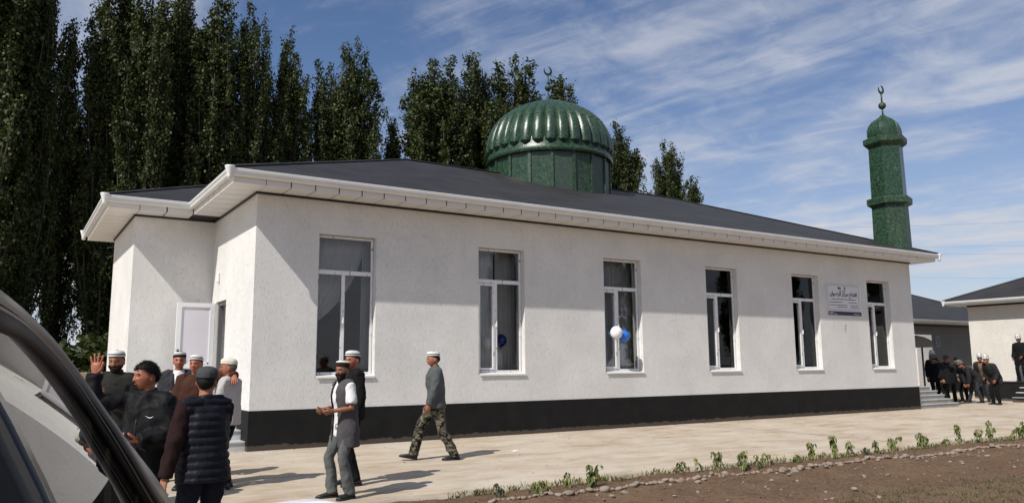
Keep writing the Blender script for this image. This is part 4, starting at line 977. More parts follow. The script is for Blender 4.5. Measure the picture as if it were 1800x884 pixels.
def wrinkle(me, amp, seed, quilt=None, frame=None, sc=1.0):
    n = len(me.vertices); co = np.empty(n * 3, np.float32); no = np.empty(n * 3, np.float32); me.vertices.foreach_get('co', co); me.vertex_normals.foreach_get('vector', no)
    co = co.reshape(-1, 3); no = no.reshape(-1, 3); off = Vector((seed * 3.7, seed * 1.3, 0)); d = np.empty(n, np.float32)
    for i in range(n):
        p = Vector(co[i].tolist()); q = Vector((p.x * 8 * sc, p.y * 8 * sc, p.z * 5.0 * sc)) + off
        a = noise.noise(q); q2 = Vector((p.x * 13 + p.z * 6, p.y * 13 - p.z * 5, p.z * 13)) * sc + off
        d[i] = amp * (1.1 * (0.5 - abs(a) * 2.0) + 0.7 * (0.35 - abs(noise.noise(q2)) * 1.6))
    if quilt:
        O, U = frame; h = (co - np.array(O)) @ np.array(U); ph = (h % quilt) / quilt; d += 0.020 * np.clip(np.sin(ph * np.pi), 0, 1) ** 0.4 - 0.012
    co += no * d[:, None]; me.vertices.foreach_set('co', co.ravel()); me.update()
def finish(name, me, mats, parent):
    me.materials.clear()
    for m_ in (mats if isinstance(mats, (list, tuple)) else [mats]): me.materials.append(m_)
    me.polygons.foreach_set('use_smooth', [True] * len(me.polygons)); me.update(); return link(name, me, parent)
def orient(f, u=Vector((0, 0, 1))):
    f = f.normalized(); r_ = f.cross(u).normalized(); u2 = r_.cross(f); return r_, f, u2

def head_point(x, y, z):
    """unit sphere direction -> head surface (right, forward, up), metres"""
    X, Y, Z = x * 0.0745, y * 0.094, z * 0.116
    if z < 0: k = -z; X *= 1 - 0.30 * k ** 1.6; Y *= 1 - (0.05 if y > 0 else 0.34) * k ** 1.4; Y += 0.012 * k
    if y < 0 and z > -0.3: Y *= 1.04
    if y > 0:
        fr = y ** 2; ax = abs(X)
        g = lambda a, s: math.exp(-(a / s) ** 2)
        Y += fr * (0.006 * g(Z - 0.022, 0.012) * (1 if ax < 0.055 else 0)
             - 0.011 * g(ax - 0.030, 0.015) * g(Z - 0.002, 0.013)
             + (0.006 + 0.020 * max(0, min(1, (0.012 - Z) / 0.045))) * g(X, 0.011 + 0.006 * max(0, min(1, (0.0 - Z) / 0.035))) * (1 if Z > -0.034 else max(0, 1 - (-0.034 - Z) / 0.010))
             + 0.007 * g(ax - 0.042, 0.018) * g(Z + 0.022, 0.018)
             + 0.007 * g(X, 0.024) * g(Z + 0.062, 0.013) - 0.005 * g(X, 0.028) * g(Z + 0.0635, 0.0035) - 0.005 * g(X, 0.03) * g(Z + 0.080, 0.006)
             + 0.010 * g(X, 0.022) * g(Z + 0.098, 0.014))
    return Vector((X, Y, Z))
def head_grid(fn, nu=64, nv=44):
    vs = []; fs = []
    for j in range(nv + 1):
        th = math.pi * j / nv; th = th if 0 < j < nv else (0.001 if j == 0 else math.pi - 0.001)
        for i in range(nu):
            ph = 2 * math.pi * i / nu; ph += 0.35 * math.sin(2 * (ph - math.pi / 2)) * -0.5      # crowd the columns to the face
            vs.append(fn(math.sin(th) * math.cos(ph), math.sin(th) * math.sin(ph), math.cos(th)))
    for j in range(nv):
        for i in range(nu): fs.append((j * nu + i, (j + 1) * nu + i, (j + 1) * nu + (i + 1) % nu, j * nu + (i + 1) % nu))
    return vs, fs

def hand(mb, wrist, d, palm, side, s=1.0, curl=25, spread=6, mi=0):
    """palm plus five separate fingers; d = towards the fingertips, palm = palm normal, side = +1 right hand"""
    d = d.normalized(); palm = (palm - d * palm.dot(d)).normalized(); lat = d.cross(palm).normalized() * side     # towards the thumb
    c = lambda a, b, e: wrist + (d * a + lat * b + palm * e) * s
    mb.tube([c(-0.03, 0, 0), c(0.0, 0, 0), c(0.03, 0.002, 0), c(0.065, 0, 0), c(0.088, -0.002, 0)], [0.026 * s, 0.028 * s, 0.038 * s, 0.042 * s, 0.038 * s], [0.021 * s, 0.019 * s, 0.017 * s, 0.014 * s, 0.011 * s], ref=lat, n=10, mi=mi)
    for k, (b, L_) in enumerate(((0.031, 0.072), (0.0105, 0.080), (-0.0105, 0.074), (-0.030, 0.058))):
        sp = R(spread * (1.5 - k)); p = c(0.082 if k in (1, 2) else 0.076, b, 0); dd = (d * math.cos(sp) + lat * math.sin(sp)).normalized(); pts = [p - dd * 0.012 * s, p]; a = 0.0
        for seg, f in enumerate((0.45, 0.30, 0.25)):
            a += R(curl * (0.8 if seg == 0 else 1.0)); v = dd * math.cos(a) + palm * math.sin(a); p = p + v * (L_ * f * s); pts.append(p)
        mb.tube(pts, [0.0095 * s, 0.0098 * s, 0.0088 * s, 0.0082 * s, 0.0058 * s], n=7, ref=lat, mi=mi)
    p = c(0.018, 0.030, 0.004); v1 = (d * 0.72 + lat * 0.62 + palm * 0.30).normalized(); v2 = (d * 0.93 + lat * (0.25 if curl < 40 else -0.1) + palm * (0.25 + curl / 90)).normalized()
    mb.tube([c(0.0, 0.014, 0), p, p + v1 * 0.036 * s, p + v1 * 0.036 * s + v2 * 0.03 * s, p + v1 * 0.036 * s + v2 * 0.052 * s], [0.014 * s, 0.0145 * s, 0.0115 * s, 0.0105 * s, 0.007 * s], n=7, ref=palm, mi=mi)

def person(label, pos, face, H, lean=0, side=0, twist=0, head=(0, 0), arms=None, feet=None, top=None, legs=None, hat=None, hair='short', beard=0, skin=0, vox=0.014, group=None, belly=0.0, pelvis=(0, 0), seed=0, bodyw=1.0, drop=0.0, hsc=1.03):
    """pos: ground x, y; face: heading in degrees (0 looks along +Y, 90 along -X); everything below is in body coordinates, +Y forward, +X right"""
    s = H / 1.72; t = thing('person', label, 'person', (pos[0], pos[1], pos[2] if len(pos) > 2 else gz(pos[1]) + 0.004), R(face), group)
    V = Vector
    feet = feet or [(0.10, 0.03, 8), (-0.10, -0.02, -8)]           # right, left: x, y, yaw[, lift, pitch]
    hipz = (0.925 - drop) * s; P = V((pelvis[0], pelvis[1], hipz))
    rl = Quaternion((1, 0, 0), -R(lean)) @ Quaternion((0, 1, 0), R(side)); up = rl @ V((0, 0, 1))
    lat0 = V((1, 0, 0)); lat = Quaternion((0, 0, 1), R(twist)) @ lat0; lat = (lat - up * lat.dot(up)).normalized(); fw = up.cross(lat)
    N = P + up * 0.535 * s; W1, W2 = 1.0 * s * bodyw, 1.0 * s * bodyw
    sh = {1: P + up * 0.465 * s + lat * 0.170 * s * bodyw, -1: P + up * 0.465 * s - lat * 0.170 * s * bodyw}
    # arms: directions of upper arm and forearm in the torso frame (right, forward, up)
    arms = arms or {}; jo = {}
    for k in (1, -1):
        a = arms.get(k, dict(u=(0.14 * k, -0.02, -1), f=(0.06 * k, 0.20, -1)))
        L2 = lambda v: (lat * v[0] + fw * v[1] + up * v[2]).normalized(); WV = lambda v: V(v).normalized()
        g = WV if a.get('abs') else L2
        el = sh[k] + g(a['u']) * 0.285 * s; wr = el + g(a['f']) * 0.245 * s; hd = g(a.get('h', a['f'])); pal = g(a.get('p', (-k, 0.15, 0)))
        jo[k] = (el, wr, hd, pal, a)
    hip = {1: P + lat0 * 0.088 * s - V((0, 0, 0.02)), -1: P - lat0 * 0.088 * s - V((0, 0, 0.02))}; kn = {}; an = {}
    for k, ft in zip((1, -1), feet):
        lift = ft[3] if len(ft) > 3 else 0.0; A = V((ft[0], ft[1], 0.085 * s + lift)); h = hip[k]; D = A - h; l1 = l2 = 0.425 * s; d = min(D.length, (l1 + l2) * 0.999)
        A = h + D.normalized() * d; a = math.acos(max(-1, min(1, d / (2 * l1)))); yaw = Quaternion((0, 0, 1), -R(ft[2])); pole = yaw @ V((0, 1, 0)); dn = D.normalized(); pole = (pole - dn * pole.dot(dn)).normalized()
        kn[k] = h + (dn * math.cos(a) + pole * math.sin(a)) * l1; an[k] = A
    HDc = N + up * 0.02 * s
    hq = Quaternion((0, 0, 1), R(head[0])) ; hf = hq @ (V((fw.x, fw.y, 0)).normalized()); hf = (hf * math.cos(R(head[1])) + V((0, 0, 1)) * math.sin(R(head[1]))).normalized()
    hr = hf.cross(V((0, 0, 1))).normalized(); hu = hr.cross(hf); hs = s * hsc; HC = N + (up * 0.45 + hu * 0.55) * 0.125 * s + hf * 0.022 * s
    HP_ = lambda v: HC + (hr * v[0] + hf * v[1] + hu * v[2]) * hs
    # ---- the body: one skin, later dressed
    core = MB()
    core.tube([P - up * 0.06 * s, P + up * 0.1 * s, P + up * 0.28 * s, P + up * 0.42 * s, P + up * 0.475 * s, N], [0.13 * s, 0.125 * s, 0.135 * s, 0.14 * s, 0.075 * s, 0.054 * s], [0.09 * s, 0.085 * s, 0.09 * s, 0.085 * s, 0.06 * s, 0.054 * s], ref=lat, n=14)
    core.tube([N - up * 0.06 * s, N, N.lerp(HC, 0.6), HC - hu * 0.03 * s], [0.060 * s, 0.054 * s, 0.053 * s, 0.052 * s], n=12)
    for k in (1, -1):
        el, wr, hd, pal, a = jo[k]
        core.tube([sh[k] - lat * k * 0.05 * s, sh[k], sh[k].lerp(el, 0.5), el, el.lerp(wr, 0.35), el.lerp(wr, 0.95), wr], [0.05 * s, 0.047 * s, 0.042 * s, 0.036 * s, 0.038 * s, 0.026 * s, 0.027 * s], n=10)
        core.tube([hip[k] + V((0, 0, 0.05)), hip[k].lerp(kn[k], 0.3), kn[k], kn[k].lerp(an[k], 0.35), an[k], an[k] - V((0, 0, 0.05))], [0.072 * s, 0.07 * s, 0.048 * s, 0.05 * s, 0.034 * s, 0.034 * s], n=10)
    me = remesh(core, max(vox, 0.014), 3); mb = MB(); mb.v = [tuple(v.co) for v in me.vertices]; mb.f = [list(p.vertices) for p in me.polygons]; mb.m = [0] * len(mb.f); bpy.data.meshes.remove(me)
    near = vox < 0.02
    hv, hfc = head_grid(head_point, 64 if near else 32, 44 if near else 22); mb.add([HP_(v) for v in hv], hfc)
    for k in (1, -1):
        e_ = MB().ball((0, 0, 0), 1.0, n=10); mb.add([HP_((k * (0.073 + 0.008 * v[0]), -0.012 + 0.018 * v[1] - 0.006 * v[0], -0.012 + 0.031 * v[2])) for v in e_.v], e_.f)
        e_ = MB().ball((0, 0, 0), 1.0, n=10)
        mb.add([HP_((k * 0.030 + 0.0125 * v[0], 0.0795 + 0.006 * v[1], 0.001 + 0.0042 * v[2])) for v in e_.v], e_.f, 1)
        mb.add([HP_((k * 0.031 + 0.019 * v[0], 0.0865 + 0.006 * v[1] - 0.10 * abs(0.019 * v[0]), 0.0205 + 0.004 * v[2] - 0.0015 * (v[0] * k))) for v in e_.v], e_.f, 2)
        hand(mb, jo[k][1], jo[k][2], jo[k][3], k, s, jo[k][4].get('curl', 28), jo[k][4].get('spread', 4))
    e_ = MB().ball((0, 0, 0), 1.0, n=10); mb.add([HP_((0.021 * v[0], 0.0925 + 0.006 * v[1] - 4 * (0.021 * v[0]) ** 2 * 4, -0.0635 + 0.0042 * v[2] + (0.006 * v[0] ** 2 if beard < 3 else 0))) for v in e_.v], e_.f, 3)
    mb.build('body', [SK[skin], M['eye'], M['hair'] if beard != 4 else M['grey_hair'], M['lip']], t, smooth=True)
    # ---- hair, beard: shells that hug the head
    if hair:
        lim = 0.052 if hair == 'short' else 0.046
        def hp(x, y, z):
            v = head_point(x, y, z); zl = 0.047 if v.y > 0.055 else (0.047 - (0.055 - v.y) / 0.055 * 0.037 if v.y > 0.0 else (0.010 if v.y > -0.035 else 0.010 - min(1, (-0.035 - v.y) / 0.03) * 0.09)); k = (v.z - zl) / 0.012; k = max(0, min(1, k)); q = V((x * 0.9, y, z * 0.9))
            return v + q * ((0.010 if hair == 'full' else 0.008) * k - 0.014 * (1 - k)) + q * 0.008 * noise.noise(v * 75)
        hv2, hf2 = head_grid(hp, 40, 28); hm_ = MB().add([HP_(v) for v in hv2], hf2)
        if hair == 'full':                                # short strands standing off the scalp
            rs_ = random.Random(seed)
            for q_ in range(5200):
                d_ = V((rs_.gauss(0, 1), rs_.gauss(0, 1), rs_.gauss(0, 1))).normalized(); v = head_point(*d_); yy = v.y
                zl = 0.044 if yy > 0.055 else (0.044 - (0.055 - yy) / 0.055 * 0.044 if yy > 0.0 else (0.0 if yy > -0.03 else -min(1, (-0.03 - yy) / 0.03) * 0.085))
                if v.z < zl + rs_.gauss(0, 0.004): continue
                g_ = (V((d_.x * 0.8, d_.y * 0.5 + 0.5 * max(0, d_.z), d_.z * 0.5)) + V((rs_.gauss(0, .35), rs_.gauss(0, .35), rs_.gauss(0, .35)))).normalized(); L_ = rs_.uniform(0.012, 0.026); w_ = g_.cross(d_).normalized() * 0.0016; b_ = v + d_ * 0.004
                hm_.add([HP_(b_ - w_), HP_(b_ + w_), HP_(b_ + g_ * L_ + d_ * 0.006)], [(0, 1, 2)])
        hm_.build('hair', M['hair'] if beard != 4 else M['grey_hair'], t, smooth=True)
    if beard in (1, 2):
        def bp(x, y, z):
            v = head_point(x, y, z); ax = abs(v.x); inside = (v.z < -0.070 or (v.z < -0.035 and ax > 0.034 + max(0, (v.z + 0.05)) * 0.9) or (beard >= 1 and -0.056 < v.z < -0.046 and ax < 0.034)) and v.y > 0.0
            k = 1.0 if inside else 0.0; ln = (0.075 if beard == 2 else 0.02) * max(0, min(1, (-v.z - 0.075) / 0.035))
            return v + V((x, y, z * 0.4)) * (0.012 * k - 0.010 * (1 - k)) + V((0, 0.01 * k, -ln * k))
        hv2, hf2 = head_grid(bp, 48, 36); MB().add([HP_(v) for v in hv2], hf2).build('beard', M['hair'], t, smooth=True)
    # ---- hat
    def cap_part(name, prof, mats, mis, tilt=0.0, sx=0.079, sy=0.101, n=28, smooth=True, zs=0.64):
        m = MB(); rg_ = [[HP_((r_ * sx * math.cos(2 * math.pi * j / n), -0.004 + r_ * sy * math.sin(2 * math.pi * j / n), 0.020 + (z - 0.03) * zs + 0.03 + 0.10 * (r_ * sy * math.sin(2 * math.pi * j / n)) + tilt * r_ * math.sin(2 * math.pi * j / n))) for j in range(n)] for r_, z in prof]
        for i in range(len(rg_) - 1): m.rings(rg_[i:i + 2], mis[i], caps=False)
        return m.build(name, mats, t, smooth=smooth)
    if hat in ('band_white', 'band_black', 'band_brown'):
        c1, c2 = {'band_white': (M['felt'], M['cap_black']), 'band_black': (M['cap_black'], M['felt']), 'band_brown': (M['cap_brown'], M['felt'])}[hat]
        o = cap_part('cap', [(0.98, 0.030), (1.05, 0.034), (1.06, 0.060), (1.055, 0.066), (1.035, 0.076), (0.98, 0.098), (0.84, 0.122), (0.5, 0.138), (0.02, 0.142)], [c1, c2], [0, 0, 0 if hat != 'band_white' else 1, 0 if hat == 'band_brown' else 1, 0] + [1 if hat == 'band_brown' else 0] * 3)
        if hat != 'band_black':
            m = MB()
            for k in range(4):
                a = k * math.pi / 2 + 0.5; m.tube([HP_((r_ * 0.080 * math.cos(a), -0.004 + r_ * 0.102 * math.sin(a), z)) for r_, z in ((1.0, 0.060), (0.98, 0.075), (0.84, 0.092), (0.5, 0.100), (0.05, 0.103))], 0.002, n=5)
            m.build('cap_stitching', c2 if hat == 'band_white' else c1, o)
        elif hat == 'band_black':
            cap_part('cap_embroidery', [(1.0, 0.090), (0.99, 0.0995), (0.88, 0.120)], [M['felt']], [0, 0], sx=0.0805, sy=0.1025)
    elif hat == 'skull':
        cap_part('cap', [(0.98, 0.020), (1.06, 0.022), (1.07, 0.045), (1.05, 0.085), (0.95, 0.112), (0.75, 0.132), (0.42, 0.145), (0.02, 0.148)], [M['cap_cream']], [0] * 7)
    elif hat == 'visor':
        o = cap_part('cap', [(0.98, 0.022), (1.08, 0.024), (1.09, 0.05), (1.06, 0.085), (0.96, 0.112), (0.74, 0.134), (0.4, 0.147), (0.02, 0.150)], [M['cap_grey']], [0] * 7)
        m = MB(); up_ = []; lo_ = []
        for j in range(13):
            a = R(25 + 130 * j / 12); b = (j / 12 - .5) * 2; up_.append(((0.083 * math.cos(a), 0.104 * math.sin(a), 0.036), (0.082 * math.cos(a) * 1.02, 0.104 * math.sin(a) + 0.072 * (1 - b * b) ** 0.5 * 0.98 + 0.002, 0.022)))
        m.rings([[HP_(a), HP_(b), HP_((b[0], b[1], b[2] - 0.005)), HP_((a[0], a[1], a[2] - 0.005))] for a, b in up_]); m.build('visor', M['cap_grey'], o)
        MB().ball(tuple(HP_((0, 0, 0.152))), 0.007, n=8).build('button', M['cap_grey'], o)
    elif hat in ('kalpak', 'kalpak_grey'):
        w_ = M['felt'] if hat == 'kalpak' else M['felt_grey']
        o = cap_part('cap', [(0.98, 0.030), (1.12, 0.026), (1.30, 0.044), (1.32, 0.058), (1.12, 0.062), (1.06, 0.075), (1.02, 0.12), (0.90, 0.165), (0.66, 0.205), (0.30, 0.228), (0.02, 0.232)], [w_, M['cap_black']], [0, 0, 1, 0, 0, 0, 0, 0, 0, 0], zs=0.85)
        m = MB()
        for k in range(4):
            a = k * math.pi / 2 + 0.4; m.tube([HP_((r_ * 0.081 * math.cos(a), -0.004 + r_ * 0.103 * math.sin(a), z)) for r_, z in ((1.06, 0.09), (1.02, 0.128), (0.90, 0.167), (0.66, 0.200), (0.1, 0.222))], 0.006, n=5)
            b = a + math.pi / 4; m.ball(tuple(HP_((0.98 * 0.081 * math.cos(b), -0.004 + 0.98 * 0.103 * math.sin(b), 0.118))), 0.019, 0.9, 0.9, 1.2, 8)
        m.build('cap_ornament', M['cap_black'], o)
    # ---- clothes
    def torso(m, grow, h0, h1, bag=0.0, shoulders=True, skirt=0.0):
        hs_ = [h for h in (-0.30, -0.24, -0.17, -0.10, -0.03, 0.05, 0.12, 0.20, 0.28, 0.36, 0.42, 0.462, 0.495, 0.53) if h0 - 1e-6 <= h <= h1 + 1e-6]
        rxs = {-0.30: .178, -0.24: .180, -0.17: .182, -0.10: .184, -0.03: .180, 0.05: .170, 0.12: .164, 0.20: .166, 0.28: .172, 0.36: .176, 0.42: .172, 0.462: .135, 0.495: .082, 0.53: .064}
        rys = {-0.30: .122, -0.24: .124, -0.17: .126, -0.10: .126, -0.03: .122, 0.05: .116, 0.12: .114, 0.20: .116, 0.28: .120, 0.36: .118, 0.42: .104, 0.462: .086, 0.495: .070, 0.53: .062}
        pts, ax_, ay_, rf = [], [], [], []
        for h in hs_:
            if h < 0: c = P + V((0, 0, h * s)) * 0.8 + up * h * s * 0.2; la = (lat + lat0).normalized()
            else: c = P + up * h * s; la = lat
            bl = belly * math.exp(-((h - 0.10) / 0.14) ** 2); c = c + fw * bl * 0.6 * s + fw * 0.012 * s * (1 if h > 0.2 else 0)
            pts.append(c); rf.append(la); ax_.append((rxs[h] * bodyw + grow + bag * (1 if h < 0.3 else 0.3) + skirt * max(0, -h)) * s); ay_.append((rys[h] + grow + bag + bl * 0.5 + skirt * max(0, -h)) * s)
        m.tube(pts, ax_, ay_, ref=rf, n=20)
        if shoulders:
            for k in (1, -1): m.tube([N - up * 0.055 * s + lat * k * 0.03 * s, sh[k] - lat * k * 0.045 * s + up * 0.012 * s, sh[k] + lat * k * 0.012 * s - up * 0.012 * s], [(0.052 + grow) * s, (0.060 + grow) * s, (0.058 + grow) * s], n=12)
    def sleeves(m, grow, upto=1.0, cuff=0.0):
        for k in (1, -1):
            el, wr, hd, pal, a = jo[k]; pts = [sh[k] - lat * k * 0.05 * s, sh[k], sh[k].lerp(el, 0.4)]; rr_ = [0.062, 0.062, 0.058]
            if upto > 0.55: pts += [sh[k].lerp(el, 0.85), el, el.lerp(wr, 0.3), el.lerp(wr, 0.65), el.lerp(wr, upto)]; rr_ += [0.054, 0.052, 0.050, 0.045, 0.040 + cuff]
            else: pts += [sh[k].lerp(el, upto * 1.6)]; rr_ += [0.064]
            m.tube(pts, [(q + grow) * s for q in rr_], n=12)
    def cut_front(me, wt, wb, htop=0.5, hbot=-0.3):
        bm = bmesh.new(); bm.from_mesh(me); rm = []
        for f in bm.faces:
            c = f.calc_center_median() - P; h = c.dot(up) / s; x_ = c.dot(lat) / s; y_ = c.dot(fw) / s
            if h > hbot and y_ > 0.02 and abs(x_) < wb + (wt - wb) * max(0, min(1, (h - hbot) / (htop - hbot))): rm.append(f)
        bmesh.ops.delete(bm, geom=rm, context='FACES'); bm.to_mesh(me); bm.free()
    for g in (top or []):
        m = MB(); torso(m, g.get('grow', 0.006), g.get('h0', -0.10), 0.53, g.get('bag', 0.0), True, g.get('skirt', 0.0))
        if g.get('sleeve', 1.0) > 0: sleeves(m, g.get('grow', 0.006) + g.get('sbag', 0.0), g.get('sleeve', 1.0), g.get('cuff', 0.0))
        me = remesh(m, vox, 4); wrinkle(me, g.get('amp', 0.007), seed + g.get('seed', 0), g.get('quilt'), (P[:], up[:]))
        if g.get('open'): cut_front(me, *g['open'])
        go = finish(g['name'], me, g['mat'], t)
        if g.get('collar'):
            cm_ = MB(); rg_ = [];  hh = g['collar']
            for (dr, dz) in ((0.066, -0.035), (0.072, -0.01), (0.068, hh), (0.060, hh + 0.002), (0.058, 0.0)):
                rg_.append([N - up * 0.005 * s + fw * 0.006 + (lat * dr * math.cos(2 * math.pi * j / 20) + fw * (dr * 1.02) * math.sin(2 * math.pi * j / 20) + up * (dz - 0.012 * math.sin(2 * math.pi * j / 20))) * s for j in range(20)])
            cm_.rings(rg_, caps=False).build('collar', g.get('cmat', g['mat']), go, smooth=True)
        if g.get('zip'):
            zp = [P + up * h * s + fw * ((0.122 if h < 0.4 else 0.095) + g.get('grow', 0.006) + belly * math.exp(-((h - 0.10) / 0.14) ** 2) * 1.1 + 0.014 + (0.0 if h < 0.44 else -0.012)) * s for h in (-0.08, 0.0, 0.1, 0.2, 0.3, 0.4, 0.455)]
            MB().tube(zp, 0.006, 0.004, ref=lat, n=6).build('zip', g.get('zmat', M['black_metal']), go)
        if g.get('lapel'):
            for k in (1, -1):
                pts = [P + up * h * s + lat * k * x_ * s + fw * y_ * s for h, x_, y_ in ((0.49, 0.062, 0.075), (0.42, 0.070, 0.122), (0.32, 0.062, 0.142), (0.20, 0.040, 0.146), (0.10, 0.02, 0.140))]
                MB().tube(pts, [0.014, 0.026, 0.028, 0.02, 0.008], 0.006, ref=lat, n=6).build('lapel', g['mat'], go, smooth=True)
    if legs:
        m = MB(); lw = legs.get('w', 1.0)
        m.tube([P - V((0, 0, 0.09 * s)), P - V((0, 0, 0.03 * s)), P + up * 0.05 * s, P + up * 0.10 * s], [0.160 * s * bodyw, 0.168 * s * bodyw, 0.160 * s * bodyw, 0.150 * s * bodyw], [0.108 * s, 0.116 * s, 0.108 * s, 0.104 * s], ref=lat0, n=16)
        for k in (1, -1):
            h, kk, a = hip[k], kn[k], an[k]; q = legs.get('hem', 0.062); a2 = a - V((0, 0, 0.025 * s))
            m.tube([h + V((0, 0, 0.03)), h.lerp(kk, 0.25), h.lerp(kk, 0.6), kk, kk.lerp(a2, 0.3), kk.lerp(a2, 0.7), a2], [0.088 * s * lw, 0.090 * s * lw, 0.076 * s * lw, 0.066 * s * lw, 0.066 * s * lw, (q + 0.002) * s * lw, q * s * lw], n=14)
        me = remesh(m, vox, 3); wrinkle(me, legs.get('amp', 0.009), seed + 9); finish('trousers', me, legs['mat'], t)
    for k, ft in zip((1, -1), feet):
        yw = Quaternion((0, 0, 1), -R(ft[2])); pit = R(ft[4]) if len(ft) > 4 else 0.0; A = an[k]; base = V((A.x, A.y, A.z - 0.085 * s))
        fd = yw @ V((0, math.cos(pit), math.sin(pit))); sd = yw @ V((1, 0, 0)); fu = sd.cross(fd)
        pv = A - fu * 0.085 * s
        m = MB(); rg_ = []; rs2 = []
        for (y_, w, h) in ((-0.078, 0.020, 0.050), (-0.068, 0.032, 0.068), (-0.03, 0.038, 0.105), (0.02, 0.040, 0.108), (0.06, 0.041, 0.080), (0.10, 0.046, 0.062), (0.145, 0.047, 0.050), (0.18, 0.038, 0.042), (0.20, 0.018, 0.030)):
            rg_.append([pv + (fd * y_ + sd * (w * math.cos(a) * (1 if math.sin(a) < 0 else 0.85)) + fu * (0.014 + (h - 0.014) * (0.5 + 0.5 * math.sin(a)))) * s for a in [2 * math.pi * j / 12 for j in range(12)]])
            rs2.append([pv + (fd * y_ * 1.03 + sd * (w * 1.08 * c_) + fu * z_) * s for c_, z_ in ((-1, 0.0), (1, 0.0), (1, 0.022), (-1, 0.022))])
        sh_ = m.rings(rg_).build('shoe', M['shoe'], t, smooth=True); MB().rings(rs2).build('sole', M['sole'], sh_)
    return t, dict(P=P, N=N, up=up, fw=fw, lat=lat, sh=sh, jo=jo, HC=HC, hf=hf, hr=hr, hu=hu, s=s, an=an)

def world_pt(t, v):
    q = Matrix.Rotation(t.rotation_euler[2], 3, 'Z') @ Vector(v); return q + t.location
black_ny = cloth('black_nylon', (0.010, 0.010, 0.011), 0.6); black_cl = cloth('black_cloth', (0.009, 0.009, 0.010)); dk_olive = cloth('dark_olive_cloth', (0.022, 0.022, 0.019))
char = cloth('charcoal_suiting', (0.035, 0.036, 0.040)); white_sh = cloth('white_shirt_cloth', (0.70, 0.69, 0.68), 0.85, 0.04); brown_cl = cloth('rust_brown_cloth', (0.060, 0.026, 0.018)); lt_grey = cloth('pale_grey_shirt', (0.42, 0.40, 0.39), 0.85, 0.05)
navyq = cloth('black_quilted_nylon', (0.011, 0.012, 0.017), 0.5); maroon = cloth('dark_maroon_knit', (0.021, 0.010, 0.010)); denim = cloth('dark_navy_denim', (0.010, 0.012, 0.020)); greyq = cloth('taupe_grey_quilt', (0.075, 0.070, 0.074)); greytr = cloth('grey_green_trousers', (0.105, 0.112, 0.108)); greysw = cloth('slate_grey_jersey', (0.085, 0.092, 0.094)); camom = camo(); dkgrey = cloth('dark_grey_suiting', (0.026, 0.027, 0.028)); tan_sh = cloth('tan_shirt', (0.20, 0.14, 0.085))
# headings: 0 looks along +Y (away); positive turns left
LT = dict(mat=denim)
# bearded man in white cap behind the waving man
person('bearded man in white banded cap and dark olive coat behind the waving man', (-2.56, -4.20), 150, 1.77, head=(8, -6), arms={1: dict(u=(0.1, 0.15, -1), f=(-0.5, 0.8, 0.45), curl=35, p=(-0.4, -0.5, 0.2)), -1: dict(u=(-0.14, 0, -1), f=(-0.05, 0.3, -1))}, top=[dict(name='coat', mat=dk_olive, grow=0.016, h0=-0.24, bag=0.012, sbag=0.008, collar=0.03, amp=0.011)], legs=dict(mat=black_cl), hat='band_white', beard=1, skin=2, seed=1)
# waving man
t2, j2 = person('man in black tracksuit jacket with white tick mark, waving and holding a phone', (-2.655, -7.345), 140, 1.70, hsc=0.97, head=(-32, 0), arms={1: dict(u=(0.62, 0.74, -0.08), f=(-0.04, -0.10, 1.0), h=(-0.02, -0.05, 1.0), p=(-0.2, 1, 0.05), curl=5, spread=11), -1: dict(u=(-0.20, 0.10, -1), f=(0.62, 0.85, -0.05), h=(0.8, 0.7, 0.05), p=(0.25, -0.1, 1), curl=38)}, top=[dict(name='jacket', mat=black_ny, grow=0.012, h0=-0.10, bag=0.006, sbag=0.010, collar=0.03, zip=True, amp=0.013)], legs=dict(mat=black_ny, w=1.05), hair='full', skin=1, seed=2, belly=0.01, bodyw=0.98)
# man seen from behind, quilted vest
person('man seen from behind in black quilted vest, maroon sleeves and grey cap', (-2.31, -7.86), 16, 1.665, lean=3, hsc=0.98, vox=0.012, head=(-34, 0), arms={1: dict(u=(0.02, 0.45, -1), f=(-0.4, 0.8, -0.3)), -1: dict(u=(-0.34, -0.06, -1), f=(-0.22, 0.05, -1))}, feet=[(0.11, 0.02, 10), (-0.12, -0.02, -10)], top=[dict(name='sweater', mat=maroon, grow=0.004, h0=-0.10, sbag=0.010, amp=0.010), dict(name='vest', mat=navyq, grow=0.020, h0=-0.10, bag=0.008, sleeve=0, quilt=0.058, collar=0.02, amp=0.006)], legs=dict(mat=denim, w=1.05), hat='visor', skin=0, seed=3, belly=0.03, bodyw=0.97)
# young man in suit
person('young man in charcoal suit jacket, white shirt and black cap by the door', (-1.61, -2.53), 165, 1.74, head=(4, 0), arms={1: dict(u=(0.16, 0.08, -1), f=(-0.55, 0.8, 0.05), curl=50, p=(-0.3, 0.1, 0.6)), -1: dict(u=(-0.14, 0.05, -1), f=(0.5, 0.8, 0.0), curl=50, p=(0.3, 0.1, 0.6))}, top=[dict(name='shirt', mat=white_sh, grow=0.002, h0=-0.03, collar=0.012), dict(name='suit_jacket', mat=char, grow=0.016, h0=-0.17, bag=0.006, sbag=0.004, open=(0.075, 0.03), lapel=True, amp=0.008)], legs=dict(mat=char), hat='band_black', skin=1, seed=4)
# man in rust brown with arm round his neighbour
person('man in rust brown jacket and white cap, arm round his neighbour', (-1.54, -3.20), 160, 1.70, lean=3, side=-3, head=(-10, 4), arms={-1: dict(u=(-0.86, -0.10, 0.30), f=(-0.30, 0.92, -0.06), h=(-0.15,0.8,-0.5), p=(-0.2, -0.5, -1), curl=20), 1: dict(u=(0.14, 0.1, -1), f=(0.0, 0.4, -1))}, top=[dict(name='jacket', mat=brown_cl, grow=0.014, h0=-0.10, bag=0.010, sbag=0.006, collar=0.015, amp=0.010)], legs=dict(mat=black_cl), hat='band_white', skin=1, seed=5)
